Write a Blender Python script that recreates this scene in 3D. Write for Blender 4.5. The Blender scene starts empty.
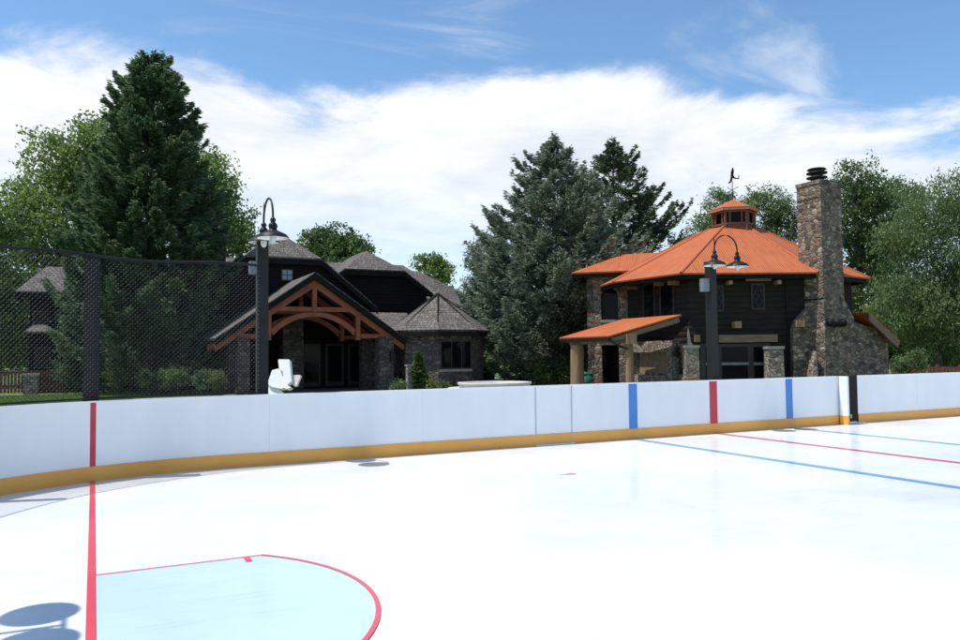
import bpy, math, random
import numpy as np
from mathutils import Vector
R=math.radians
random.seed(5); rng=np.random.default_rng(5)
sc=bpy.context.scene; col=sc.collection
# ------------------------------------------------------------ camera
F=778.0; CH=1.65; YAW=R(26.4); PIT=math.atan(34/778); ROLL=0.0104
fw=np.array([math.sin(YAW)*math.cos(PIT),math.cos(YAW)*math.cos(PIT),math.sin(PIT)])
_r=np.array([math.cos(YAW),-math.sin(YAW),0.]); _u=np.cross(_r,fw)
cr=_r*math.cos(ROLL)-_u*math.sin(ROLL); cu=_u*math.cos(ROLL)+_r*math.sin(ROLL)
CP=np.array([0,0,CH])
def ray(px,py): return fw+cr*((px-480)/F)+cu*((320-py)/F)
def at(px,py,z): return CP+ray(px,py)*z                    # point at a depth
def pY(px,py,Y): d=ray(px,py); return CP+d*(Y/d[1])        # point on the plane y=Y
def gz(px,py,z=0.): d=ray(px,py); return CP+d*((z-CH)/d[2])
cam=bpy.data.cameras.new('camera'); co=bpy.data.objects.new('camera',cam); col.objects.link(co)
cam.sensor_width=36; cam.lens=36*F/960; cam.clip_end=2000; cam.clip_start=0.05
from mathutils import Matrix
m=Matrix(((cr[0],cu[0],-fw[0],0),(cr[1],cu[1],-fw[1],0),(cr[2],cu[2],-fw[2],CH),(0,0,0,1)))
co.matrix_world=m; sc.camera=co
# ------------------------------------------------------------ materials
def newmat(n):
    M=bpy.data.materials.new(n); M.use_nodes=True; nt=M.node_tree
    b=nt.nodes['Principled BSDF']; return M,nt,b
def N(nt,t,**k):
    n=nt.nodes.new(t)
    for a,v in k.items():
        if a in n.bl_rna.properties.keys(): setattr(n,a,v)
        else: n.inputs[a].default_value=v
    return n
def c4(c): return (c[0],c[1],c[2],1)
def ramp(nt,fac,stops):
    r=nt.nodes.new('ShaderNodeValToRGB'); e=r.color_ramp.elements
    e[0].position=stops[0][0]; e[0].color=c4(stops[0][1]); e[1].position=stops[-1][0]; e[1].color=c4(stops[-1][1])
    for p,c in stops[1:-1]:
        x=e.new(p); x.color=c4(c)
    nt.links.new(fac,r.inputs[0]); return r
def bump(nt,b,h,s=.5,d=.02):
    n=N(nt,'ShaderNodeBump',Strength=s,Distance=d); nt.links.new(h,n.inputs['Height']); nt.links.new(n.outputs[0],b.inputs['Normal'])
def simple(name,c1,c2,scale=3,rough=.6,bs=.3,bd=.01,stretch=(1,1,1),metal=0,detail=5,spec=.5):
    M,nt,b=newmat(name); tc=N(nt,'ShaderNodeTexCoord'); mp=N(nt,'ShaderNodeMapping'); mp.inputs['Scale'].default_value=stretch
    nt.links.new(tc.outputs['Object'],mp.inputs[0])
    n=N(nt,'ShaderNodeTexNoise',Scale=scale,Detail=detail,Roughness=.6); nt.links.new(mp.outputs[0],n.inputs['Vector'])
    r=ramp(nt,n.outputs['Fac'],[(.3,c1),(.7,c2)]); nt.links.new(r.outputs[0],b.inputs['Base Color'])
    b.inputs['Roughness'].default_value=rough; b.inputs['Metallic'].default_value=metal; b.inputs['Specular IOR Level'].default_value=spec
    if bs: bump(nt,b,n.outputs['Fac'],bs,bd)
    return M
def stone(name,cols,scale=3.2,mortar=(.22,.20,.17)):
    M,nt,b=newmat(name); tc=N(nt,'ShaderNodeTexCoord')
    nz=N(nt,'ShaderNodeTexNoise',Scale=3.,Detail=3.); nt.links.new(tc.outputs['Object'],nz.inputs['Vector'])
    mx=N(nt,'ShaderNodeVectorMath',operation='MULTIPLY_ADD'); nt.links.new(nz.outputs['Color'],mx.inputs[0]); mx.inputs[1].default_value=(.16,.16,.16); nt.links.new(tc.outputs['Object'],mx.inputs[2])
    mp=N(nt,'ShaderNodeMapping'); mp.inputs['Scale'].default_value=(1,1,1.45); nt.links.new(mx.outputs[0],mp.inputs[0])
    v=N(nt,'ShaderNodeTexVoronoi',Scale=scale); nt.links.new(mp.outputs[0],v.inputs['Vector'])
    e=N(nt,'ShaderNodeTexVoronoi',Scale=scale,feature='DISTANCE_TO_EDGE'); nt.links.new(mp.outputs[0],e.inputs['Vector'])
    sp=N(nt,'ShaderNodeSeparateColor'); nt.links.new(v.outputs['Color'],sp.inputs[0])
    r=ramp(nt,sp.outputs[0],[(i/(len(cols)-1)*.9+.05,c) for i,c in enumerate(cols)])
    n2=N(nt,'ShaderNodeTexNoise',Scale=14.,Detail=6.); nt.links.new(tc.outputs['Object'],n2.inputs['Vector'])
    r2=ramp(nt,n2.outputs['Fac'],[(.3,(.55,.55,.55)),(.7,(1.3,1.3,1.3))])
    ml=N(nt,'ShaderNodeMix',data_type='RGBA',blend_type='MULTIPLY'); ml.inputs[0].default_value=1
    nt.links.new(r.outputs[0],ml.inputs[6]); nt.links.new(r2.outputs[0],ml.inputs[7])
    me=ramp(nt,e.outputs['Distance'],[(.02,(0,0,0)),(.07,(1,1,1))])
    m2=N(nt,'ShaderNodeMix',data_type='RGBA'); nt.links.new(me.outputs[0],m2.inputs[0]); m2.inputs[6].default_value=c4(mortar); nt.links.new(ml.outputs[2],m2.inputs[7])
    nt.links.new(m2.outputs[2],b.inputs['Base Color']); b.inputs['Roughness'].default_value=.85
    ad=N(nt,'ShaderNodeMath',operation='MULTIPLY_ADD'); nt.links.new(n2.outputs['Fac'],ad.inputs[0]); ad.inputs[1].default_value=.3
    me2=ramp(nt,e.outputs['Distance'],[(.0,(0,0,0)),(.16,(1,1,1))]); nt.links.new(me2.outputs[0],ad.inputs[2])
    bump(nt,b,ad.outputs[0],.9,.05); return M
def shakes(name):
    M,nt,b=newmat(name); tc=N(nt,'ShaderNodeTexCoord')
    br=N(nt,'ShaderNodeTexBrick',Scale=1.0); br.offset=.45; br.squash=.8; br.squash_frequency=3
    br.inputs['Color1'].default_value=(.165,.148,.13,1); br.inputs['Color2'].default_value=(.085,.076,.068,1); br.inputs['Mortar'].default_value=(.03,.027,.024,1)
    br.inputs['Mortar Size'].default_value=.014; br.inputs['Brick Width'].default_value=.24; br.inputs['Row Height'].default_value=.2; br.inputs['Mortar Smooth'].default_value=.2; br.inputs['Bias'].default_value=-.1
    nz=N(nt,'ShaderNodeTexNoise',Scale=5.,Detail=5.); nt.links.new(tc.outputs['UV'],nz.inputs['Vector'])
    mx=N(nt,'ShaderNodeVectorMath',operation='MULTIPLY_ADD'); nt.links.new(nz.outputs['Color'],mx.inputs[0]); mx.inputs[1].default_value=(.06,.05,0); nt.links.new(tc.outputs['UV'],mx.inputs[2])
    nt.links.new(mx.outputs[0],br.inputs['Vector'])
    n2=N(nt,'ShaderNodeTexNoise',Scale=1.1,Detail=6.,Roughness=.7); nt.links.new(tc.outputs['UV'],n2.inputs['Vector'])
    r2=ramp(nt,n2.outputs['Fac'],[(.3,(.7,.68,.66)),(.7,(1.35,1.3,1.25))])
    ml=N(nt,'ShaderNodeMix',data_type='RGBA',blend_type='MULTIPLY'); ml.inputs[0].default_value=1
    nt.links.new(br.outputs['Color'],ml.inputs[6]); nt.links.new(r2.outputs[0],ml.inputs[7]); nt.links.new(ml.outputs[2],b.inputs['Base Color'])
    b.inputs['Roughness'].default_value=.9
    w=N(nt,'ShaderNodeSeparateXYZ'); nt.links.new(mx.outputs[0],w.inputs[0])
    md=N(nt,'ShaderNodeMath',operation='FRACT'); dv=N(nt,'ShaderNodeMath',operation='DIVIDE'); nt.links.new(w.outputs[1],dv.inputs[0]); dv.inputs[1].default_value=.2; nt.links.new(dv.outputs[0],md.inputs[0])
    su=N(nt,'ShaderNodeMath',operation='SUBTRACT'); su.inputs[0].default_value=1; nt.links.new(md.outputs[0],su.inputs[1])
    s2=N(nt,'ShaderNodeMath',operation='SUBTRACT'); nt.links.new(su.outputs[0],s2.inputs[0]); nt.links.new(br.outputs['Fac'],s2.inputs[1])
    bump(nt,b,s2.outputs[0],.9,.035); return M
def redroof(name):
    M,nt,b=newmat(name); tc=N(nt,'ShaderNodeTexCoord')
    n2=N(nt,'ShaderNodeTexNoise',Scale=.9,Detail=7.,Roughness=.65); nt.links.new(tc.outputs['UV'],n2.inputs['Vector'])
    mp=N(nt,'ShaderNodeMapping'); mp.inputs['Scale'].default_value=(3.2,.35,1); nt.links.new(tc.outputs['UV'],mp.inputs[0])
    n3=N(nt,'ShaderNodeTexNoise',Scale=2.,Detail=5.); nt.links.new(mp.outputs[0],n3.inputs['Vector'])
    ad=N(nt,'ShaderNodeMath',operation='ADD'); nt.links.new(n2.outputs['Fac'],ad.inputs[0]); nt.links.new(n3.outputs['Fac'],ad.inputs[1])
    hf=N(nt,'ShaderNodeMath',operation='MULTIPLY'); nt.links.new(ad.outputs[0],hf.inputs[0]); hf.inputs[1].default_value=.5
    r=ramp(nt,hf.outputs[0],[(.28,(.33,.085,.03)),(.5,(.46,.12,.039)),(.74,(.52,.165,.062))])
    nt.links.new(r.outputs[0],b.inputs['Base Color']); b.inputs['Roughness'].default_value=.62; b.inputs['Specular IOR Level'].default_value=.3
    w=N(nt,'ShaderNodeTexWave',Scale=1.0,bands_direction='X',wave_profile='SIN'); m2=N(nt,'ShaderNodeMapping'); m2.inputs['Scale'].default_value=(3.4,0,0)
    nt.links.new(tc.outputs['UV'],m2.inputs[0]); nt.links.new(m2.outputs[0],w.inputs['Vector'])
    bump(nt,b,w.outputs['Fac'],.8,.02); return M
def logs(name,ca,cb,row=.22):
    M,nt,b=newmat(name); tc=N(nt,'ShaderNodeTexCoord'); sx=N(nt,'ShaderNodeSeparateXYZ'); nt.links.new(tc.outputs['Object'],sx.inputs[0])
    dv=N(nt,'ShaderNodeMath',operation='DIVIDE'); nt.links.new(sx.outputs[2],dv.inputs[0]); dv.inputs[1].default_value=row
    fr=N(nt,'ShaderNodeMath',operation='FRACT'); nt.links.new(dv.outputs[0],fr.inputs[0])
    pp=N(nt,'ShaderNodeMath',operation='PINGPONG'); nt.links.new(fr.outputs[0],pp.inputs[0]); pp.inputs[1].default_value=.5
    sq=N(nt,'ShaderNodeMath',operation='POWER'); nt.links.new(pp.outputs[0],sq.inputs[0]); sq.inputs[1].default_value=.4
    mp=N(nt,'ShaderNodeMapping'); mp.inputs['Scale'].default_value=(.8,.8,14); nt.links.new(tc.outputs['Object'],mp.inputs[0])
    n=N(nt,'ShaderNodeTexNoise',Scale=2.,Detail=6.); nt.links.new(mp.outputs[0],n.inputs['Vector'])
    r=ramp(nt,n.outputs['Fac'],[(.3,ca),(.7,cb)]); nt.links.new(r.outputs[0],b.inputs['Base Color']); b.inputs['Roughness'].default_value=.8; b.inputs['Specular IOR Level'].default_value=.12
    ad=N(nt,'ShaderNodeMath',operation='MULTIPLY_ADD'); nt.links.new(n.outputs['Fac'],ad.inputs[0]); ad.inputs[1].default_value=.15; nt.links.new(sq.outputs[0],ad.inputs[2])
    bump(nt,b,ad.outputs[0],1,.06); return M
def foliage(name,ca,cb,cc,trans=.35,rough=.55,scale=.8):
    M,nt,b=newmat(name); tc=N(nt,'ShaderNodeTexCoord')
    n=N(nt,'ShaderNodeTexNoise',Scale=scale,Detail=4.,Roughness=.7); nt.links.new(tc.outputs['Object'],n.inputs['Vector'])
    at_=N(nt,'ShaderNodeAttribute'); at_.attribute_name='tone'
    ad=N(nt,'ShaderNodeMath',operation='MULTIPLY_ADD'); nt.links.new(at_.outputs['Fac'],ad.inputs[0]); ad.inputs[1].default_value=.45; nt.links.new(n.outputs['Fac'],ad.inputs[2])
    sb=N(nt,'ShaderNodeMath',operation='SUBTRACT'); nt.links.new(ad.outputs[0],sb.inputs[0]); sb.inputs[1].default_value=.22
    r=ramp(nt,sb.outputs[0],[(.25,ca),(.5,cb),(.8,cc)]); nt.links.new(r.outputs[0],b.inputs['Base Color']); b.inputs['Roughness'].default_value=rough; b.inputs['Specular IOR Level'].default_value=.35
    t=N(nt,'ShaderNodeBsdfTranslucent'); nt.links.new(r.outputs[0],t.inputs[0]); mx=N(nt,'ShaderNodeMixShader'); mx.inputs[0].default_value=trans
    nt.links.new(b.outputs[0],mx.inputs[1]); nt.links.new(t.outputs[0],mx.inputs[2]); nt.links.new(mx.outputs[0],nt.nodes['Material Output'].inputs[0]); return M
def icemat(name,ca,cb,rough=.22):
    M,nt,b=newmat(name); tc=N(nt,'ShaderNodeTexCoord')
    n=N(nt,'ShaderNodeTexNoise',Scale=.45,Detail=6.,Roughness=.65); nt.links.new(tc.outputs['Object'],n.inputs['Vector'])
    r=ramp(nt,n.outputs['Fac'],[(.3,ca),(.7,cb)]); nt.links.new(r.outputs[0],b.inputs['Base Color'])
    r3=ramp(nt,n.outputs['Fac'],[(.3,(rough*.7,)*3),(.7,(rough*1.4,)*3)]); nt.links.new(r3.outputs[0],b.inputs['Roughness'])
    b.inputs['IOR'].default_value=1.31
    n2=N(nt,'ShaderNodeTexNoise',Scale=9.,Detail=3.); nt.links.new(tc.outputs['Object'],n2.inputs['Vector']); bump(nt,b,n2.outputs['Fac'],.12,.004)
    prev=r.outputs[0]
    for ang,sc_ in ((.35,3.),(1.9,2.3),(-.7,2.7)):      # fine skate scratches and scuffs worn into the sheet
        mp=N(nt,'ShaderNodeMapping'); mp.inputs['Rotation'].default_value=(0,0,ang); mp.inputs['Scale'].default_value=(.35,9,1); nt.links.new(tc.outputs['Object'],mp.inputs[0])
        sn=N(nt,'ShaderNodeTexNoise',Scale=sc_,Detail=2.,Distortion=.6); nt.links.new(mp.outputs[0],sn.inputs['Vector'])
        sr=ramp(nt,sn.outputs['Fac'],[(.28,(.90,.92,.94)),(.36,(1,1,1))]); ml=N(nt,'ShaderNodeMix',data_type='RGBA',blend_type='MULTIPLY'); ml.inputs[0].default_value=1
        nt.links.new(prev,ml.inputs[6]); nt.links.new(sr.outputs[0],ml.inputs[7]); prev=ml.outputs[2]
    nt.links.new(prev,b.inputs['Base Color']); return M
M_={}
M_['ice']=icemat('ice',(.68,.72,.75),(.78,.785,.79))
M_['crease']=icemat('crease',(.45,.60,.78),(.53,.67,.82))
M_['redline']=icemat('red_line',(.62,.06,.09),(.7,.09,.12))
M_['blueline']=icemat('blue_line',(.12,.33,.62),(.18,.40,.68))
M_['board']=simple('board_plastic',(.79,.80,.80),(.87,.87,.865),1.6,.38,.05,.003,(1,1,.35),detail=9)
M_['kick']=simple('kickplate',(.80,.35,.05),(.88,.42,.075),1.5,.4,.06,.003)
M_['seam']=simple('seam',(.25,.27,.29),(.33,.35,.37),5,.6,0)
M_['redplastic']=simple('red_plastic',(.50,.025,.045),(.58,.04,.06),4,.4,0)
M_['blueplastic']=simple('blue_plastic',(.05,.20,.56),(.07,.25,.62),4,.4,0)
M_['blackpl']=simple('black_plastic',(.006,.006,.007),(.014,.013,.013),9,.6,.1,spec=.2)
M_['black']=simple('black_metal',(.006,.007,.008),(.013,.015,.016),6,.5,.05,.002,spec=.3)
M_['wire']=simple('wire',(.02,.02,.021),(.035,.035,.036),20,.4,0,spec=.4)
M_['white']=simple('white_enamel',(.78,.78,.76),(.84,.84,.82),6,.35,0)
M_['whitepl']=simple('white_plastic',(.78,.78,.75),(.86,.86,.84),7,.45,.15,.01)
M_['greybox']=simple('grey_box',(.12,.14,.155),(.17,.19,.205),6,.5,0)
M_['pink']=simple('pink_pad',(.60,.46,.45),(.78,.74,.72),22,.6,0)
M_['stone_d']=stone('fieldstone',[(.08,.058,.04),(.20,.148,.10),(.31,.24,.165),(.11,.085,.066),(.42,.345,.26),(.19,.105,.06)],4.6,(.16,.14,.12))
M_['stone_l']=stone('fieldstone_pillar',[(.16,.11,.085),(.34,.28,.22),(.42,.36,.29),(.20,.17,.15),(.46,.39,.31),(.26,.15,.11)],6.)
M_['stone_h']=stone('house_stone',[(.055,.044,.037),(.095,.078,.064),(.14,.115,.092),(.07,.062,.056),(.17,.14,.115)],3.6,(.06,.054,.048))
M_['cap']=simple('stone_cap',(.25,.21,.18),(.36,.31,.27),7,.8)
M_['shake']=shakes('cedar_shakes'); M_['red']=redroof('red_metal_roof')
M_['fascia']=simple('dark_fascia',(.008,.007,.0065),(.016,.013,.012),3,.8,spec=.15)
M_['log']=logs('dark_logs',(.016,.0125,.011),(.034,.027,.022))
M_['siding']=logs('dark_siding',(.008,.007,.007),(.017,.0145,.0135),.18)
M_['timber']=simple('red_timber',(.18,.042,.011),(.29,.078,.019),2.5,.55,.3,.01,(1,1,1))
M_['logwood']=simple('peeled_log',(.20,.11,.055),(.36,.22,.12),3,.65,.5,.02,(3,3,.6))
M_['oldwood']=simple('weathered_beam',(.13,.085,.05),(.24,.165,.10),3,.75,.5,.02,(.6,.6,4))
M_['fencew']=simple('fence_wood',(.08,.032,.018),(.16,.07,.035),3,.75,.4,.02,(1,1,4))
M_['frame']=simple('window_frame',(.018,.014,.012),(.035,.027,.022),5,.6)
M_['copper']=simple('bracket_copper',(.30,.14,.06),(.42,.22,.10),5,.55)
M_['firebrick']=simple('firebrick',(.16,.12,.075),(.28,.21,.13),5,.85,.6,.03)
M_['bark']=simple('bark',(.07,.05,.038),(.15,.115,.09),6,.9,.8,.04,(3,3,.7))
M_['concrete']=simple('pale_concrete',(.42,.40,.37),(.56,.54,.50),4,.8,.3,.01)
M_['patio']=simple('patio',(.15,.13,.11),(.24,.21,.18),1.2,.85,.4,.02)
M_['green_box']=simple('green_plastic',(.02,.14,.09),(.03,.2,.13),4,.5,0)
def glass(name,c=(.004,.005,.006)):
    M,nt,b=newmat(name); b.inputs['Base Color'].default_value=c4(c); b.inputs['Roughness'].default_value=.05; b.inputs['IOR'].default_value=1.5; b.inputs['Specular IOR Level'].default_value=.09
    tc=N(nt,'ShaderNodeTexCoord'); n=N(nt,'ShaderNodeTexNoise',Scale=1.2); nt.links.new(tc.outputs['Object'],n.inputs['Vector']); bump(nt,b,n.outputs['Fac'],.12,.02); return M
M_['glass']=glass('dark_glass')
M_['bulb']=glass('bulb_glass',(.6,.6,.58))
M_['spruceA']=foliage('fir_needles',(.045,.09,.045),(.10,.165,.08),(.21,.28,.125),.42)
M_['spruceB']=foliage('blue_spruce_needles',(.07,.105,.07),(.18,.225,.155),(.37,.42,.30),.4)
M_['spruceC']=foliage('dark_spruce_needles',(.038,.065,.032),(.07,.11,.05),(.13,.17,.075),.3)
M_['leafA']=foliage('cottonwood_leaves',(.11,.18,.045),(.19,.275,.07),(.30,.38,.11),.45)
M_['leafB']=foliage('willow_leaves',(.07,.125,.04),(.145,.215,.075),(.26,.335,.14),.42)
M_['leafC']=foliage('shrub_leaves',(.05,.095,.028),(.10,.165,.045),(.19,.27,.08),.4)
M_['leafY']=foliage('yellow_green_leaves',(.10,.14,.03),(.17,.22,.05),(.28,.30,.09),.4)
M_['grassb']=foliage('grass_blades',(.08,.15,.02),(.14,.22,.035),(.22,.30,.07),.3,scale=2.)
M_['lawn']=simple('lawn',(.075,.125,.02),(.15,.20,.045),1.4,.95,.6,.03,detail=9)
# ------------------------------------------------------------ mesh helpers
ORG={}
class MB:
    def __init__(s): s.v=[]; s.f=[]; s.sm=[]
    def add(s,vs,fs,smooth=False):
        o=len(s.v); s.v+= [tuple(float(c) for c in p) for p in vs]; s.f+=[tuple(i+o for i in f) for f in fs]; s.sm+=[smooth]*len(fs); return s
    def box(s,x0,x1,y0,y1,z0,z1):
        return s.add([(x0,y0,z0),(x1,y0,z0),(x1,y1,z0),(x0,y1,z0),(x0,y0,z1),(x1,y0,z1),(x1,y1,z1),(x0,y1,z1)],
          [(0,3,2,1),(4,5,6,7),(0,1,5,4),(1,2,6,5),(2,3,7,6),(3,0,4,7)])
    def beam(s,a,b,w,h,up=(0,0,1)):
        a=np.array(a,float); b=np.array(b,float); d=b-a; d/=np.linalg.norm(d); u=np.array(up,float)
        x=np.cross(d,u); 
        if np.linalg.norm(x)<1e-4: x=np.cross(d,(1,0,0))
        x/=np.linalg.norm(x); y=np.cross(x,d)
        vs=[p+x*(sx*w/2)+y*(sy*h/2) for p in (a,b) for sx,sy in ((-1,-1),(1,-1),(1,1),(-1,1))]
        return s.add(vs,[(0,3,2,1),(4,5,6,7),(0,1,5,4),(1,2,6,5),(2,3,7,6),(3,0,4,7)])
    def tube(s,pts,rad,n=8,caps=True):
        pts=[np.array(p,float) for p in pts]; k=len(pts); rad=rad if hasattr(rad,'__len__') else [rad]*k
        vs=[];ref=None
        for i,p in enumerate(pts):
            d=pts[min(i+1,k-1)]-pts[max(i-1,0)]; d/=max(np.linalg.norm(d),1e-9)
            if ref is None: ref=np.array((0,0,1.)) if abs(d[2])<.9 else np.array((1.,0,0))
            x=np.cross(d,ref); x/=max(np.linalg.norm(x),1e-9); y=np.cross(d,x); ref=-np.cross(x,d) if False else ref
            for j in range(n):
                t=2*math.pi*j/n; vs.append(p+(x*math.cos(t)+y*math.sin(t))*rad[i])
        fs=[(i*n+j,i*n+(j+1)%n,(i+1)*n+(j+1)%n,(i+1)*n+j) for i in range(k-1) for j in range(n)]
        s.add(vs,fs,True)
        if caps: s.add(vs[:n],[tuple(range(n))]); s.add(vs[-n:],[tuple(range(n))])
        return s
    def lathe(s,prof,c=(0,0,0),n=24):
        vs=[(c[0]+r*math.cos(2*math.pi*j/n),c[1]+r*math.sin(2*math.pi*j/n),c[2]+z) for r,z in prof for j in range(n)]
        fs=[(i*n+j,i*n+(j+1)%n,(i+1)*n+(j+1)%n,(i+1)*n+j) for i in range(len(prof)-1) for j in range(n)]
        return s.add(vs,fs,True)
    def slab(s,pts,t,d=None):
        pts=[np.array(p,float) for p in pts]; n=np.zeros(3)
        for i in range(len(pts)):
            a=pts[i];b=pts[(i+1)%len(pts)]; n+=np.cross(a,b)
        n/=np.linalg.norm(n)
        if d is None:
            if n[2]<0: pts=pts[::-1]; n=-n
            d=-n*t
        else: d=np.array(d,float)*t
        k=len(pts); vs=pts+[p+d for p in pts]
        return s.add(vs,[tuple(range(k)),tuple(range(2*k-1,k-1,-1))]+[(i,i+k,(i+1)%k+k,(i+1)%k) for i in range(k)])
    def build(s,name,mat,parent=None,uv=True,org=None):
        me=bpy.data.meshes.new(name); o=org if org is not None else (ORG.get(parent.name,(0,0,0)) if parent else (0,0,0))
        me.from_pydata([(v[0]-o[0],v[1]-o[1],v[2]-o[2]) for v in s.v],[],s.f)
        me.polygons.foreach_set('use_smooth',s.sm)
        if uv:
            l=me.uv_layers.new(name='UVMap'); 
            for p in me.polygons:
                n=p.normal; u=Vector((0,0,1)).cross(n); u=u.normalized() if u.length>.05 else Vector((1,0,0)); w=n.cross(u)
                for li in p.loop_indices:
                    q=me.vertices[me.loops[li].vertex_index].co; l.data[li].uv=(q.dot(u),q.dot(w))
        me.materials.append(mat if not isinstance(mat,str) else M_[mat]); me.update()
        ob=bpy.data.objects.new(name,me); col.objects.link(ob)
        if parent: ob.parent=parent; ORG[ob.name]=o
        elif org is not None: ob.location=org; ORG[ob.name]=org
        return ob
def tag(o,label=None,cat=None,group=None,kind=None):
    for k,v in (('label',label),('category',cat),('group',group),('kind',kind)):
        if v: o[k]=v
    return o
def thing(name,loc,label,cat,group=None,rz=0):
    o=bpy.data.objects.new(name,None); col.objects.link(o); o.location=tuple(float(c) for c in loc); o.rotation_euler.z=rz; o.empty_display_size=.2
    ORG[o.name]=tuple(float(c) for c in loc) if rz==0 else (0,0,0)
    return tag(o,label,cat,group)
def quads(name,P,mat,parent=None,tone=None,org=(0,0,0)):   # P: (n,4,3)
    n=len(P); me=bpy.data.meshes.new(name); P=(P-np.array(org)).astype(np.float32)
    me.vertices.add(n*4); me.vertices.foreach_set('co',P.reshape(-1)); me.loops.add(n*4); me.loops.foreach_set('vertex_index',np.arange(n*4,dtype=np.int32))
    me.polygons.add(n); me.polygons.foreach_set('loop_start',np.arange(0,n*4,4,dtype=np.int32)); me.polygons.foreach_set('loop_total',np.full(n,4,dtype=np.int32))
    a=me.attributes.new('tone','FLOAT','FACE'); a.data.foreach_set('value',(rng.random(n) if tone is None else tone).astype(np.float32))
    me.update(calc_edges=True); me.materials.append(M_[mat]); ob=bpy.data.objects.new(name,me); col.objects.link(ob)
    if parent: ob.parent=parent
    return ob
def unit(a): return a/np.maximum(np.linalg.norm(a,axis=-1,keepdims=True),1e-9)
def leafquads(C,L,W,D=None,flat=0.):
    n=len(C); d=unit(rng.normal(size=(n,3))) if D is None else unit(D)
    q=rng.normal(size=(n,3)); q=unit(np.cross(d,q)); L=np.broadcast_to(L,(n,))[:,None]; W=np.broadcast_to(W,(n,))[:,None]
    return np.stack([C-d*L/2,C+q*W/2-d*L*.05,C+d*L/2,C-q*W/2-d*L*.05],axis=1)
# ------------------------------------------------------------ trees
def spruce(name,base,h,prof,mat,label,group=None,seed=1,dens=1.,droop=.25,up=.25,lift=0.,spacing=.3,nb=9,zmin=.03,tips=None,gap=0.,cw_=1.,lv=(.66,.5),jit=1.):
    """prof: [(fraction from top, radius m)]"""
    global rng; rng=np.random.default_rng(seed)
    t=thing(name,base,label,'tree',group)
    b=np.array(base,float); mb=MB(); mb.tube([b+(0,0,-.2),b+(0,0,h*.5),b+(.05,0,h*.97)],[.035*h*.62,.02*h*.6,.02],10); mb.build('trunk','bark',t)
    fr=[p[0] for p in prof]; rr=[p[1] for p in prof]
    Q=[]; limb=MB()
    z=h*zmin
    while z<h*.995:
        ft=1-z/h; r=np.interp(ft,fr,rr)
        n=max(4,int(nb*(.5+.5*min(1,r/2.5))+rng.random()*2))
        for k in range(n):
            if rng.random()<gap: continue
            a=rng.random()*2*math.pi; L=r*(lv[0]+lv[1]*rng.random())
            L*=1+.10*math.sin(3*a+z*1.7)
            dz=(lift+.12*rng.normal())*L; bend=rng.normal()*.16*L; s0=.12 if r>1.2 else 0
            m=max(10,int(L*60*dens)); nc=max(3,int(L*5)); sc_=np.sqrt(rng.random(nc)*(1-s0)+s0); oc=rng.normal(size=nc)*.8; zc_=rng.normal(size=nc)*.07; ci=rng.integers(0,nc,m); s=sc_[ci]+rng.normal(size=m)*.13*jit/max(L,.5*jit)
            s=np.clip(s,0,1)
            zz=z+dz*s-droop*L*s*1.2+up*L*s**3*1.1+ (rng.random()-.5)*.3*jit
            dirv=np.array([math.cos(a),math.sin(a),0]); side=np.array([-math.sin(a),math.cos(a),0])
            wid=(.05+.17*L*(1-s)*s*2.+.04*L*(1-s))*cw_
            off=oc[ci]*wid+rng.normal(size=m)*.10*jit
            C=b+dirv*(L*s)[:,None]+side*(off+bend*s**2)[:,None]; C[:,2]=b[2]+zz-np.abs(off)*.22+(zc_[ci]+rng.normal(size=m)*.07)*jit
            sd=np.sign(off)[:,None]*side
            D=dirv*(.7+.5*rng.random((m,1)))+sd*(.8*rng.random((m,1))+.1)+np.array([0,0,1])*(rng.random((m,1))*.9-.35)
            Q.append(leafquads(C,(.20+.17*rng.random(m))*min(1,jit*3),(.055+.05*rng.random(m))*min(1,jit*3),D))
            if k%2==0 and L>.8:
                ss=np.linspace(0,.85,5); limb.tube([b+dirv*(L*q)+side*bend*q*q+np.array([0,0,z+dz*q-droop*L*q*1.2+up*L*q**3*1.1]) for q in ss],[.016,.014,.011,.008,.004],4,False)
        z+=spacing*(.6+.8*rng.random())*(.6 if ft<.15 else 1)
    if tips:
        for (dx,dy,ht,hh) in tips:
            m=900; s=rng.random(m); a=rng.random(m)*6.283; rad=(s*.5+.05)*(.5+.5*rng.random(m))
            C=np.stack([b[0]+dx+rad*np.cos(a),b[1]+dy+rad*np.sin(a),b[2]+ht-s*hh],1); Q.append(leafquads(C,.24,.08,np.stack([np.cos(a),np.sin(a),np.full(m,.8)],1)))
    P=np.concatenate(Q); quads('crown',P,mat,t,org=tuple(b)); limb.build('limb',M_['bark'],t,uv=False)
    return t,len(P)
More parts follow.
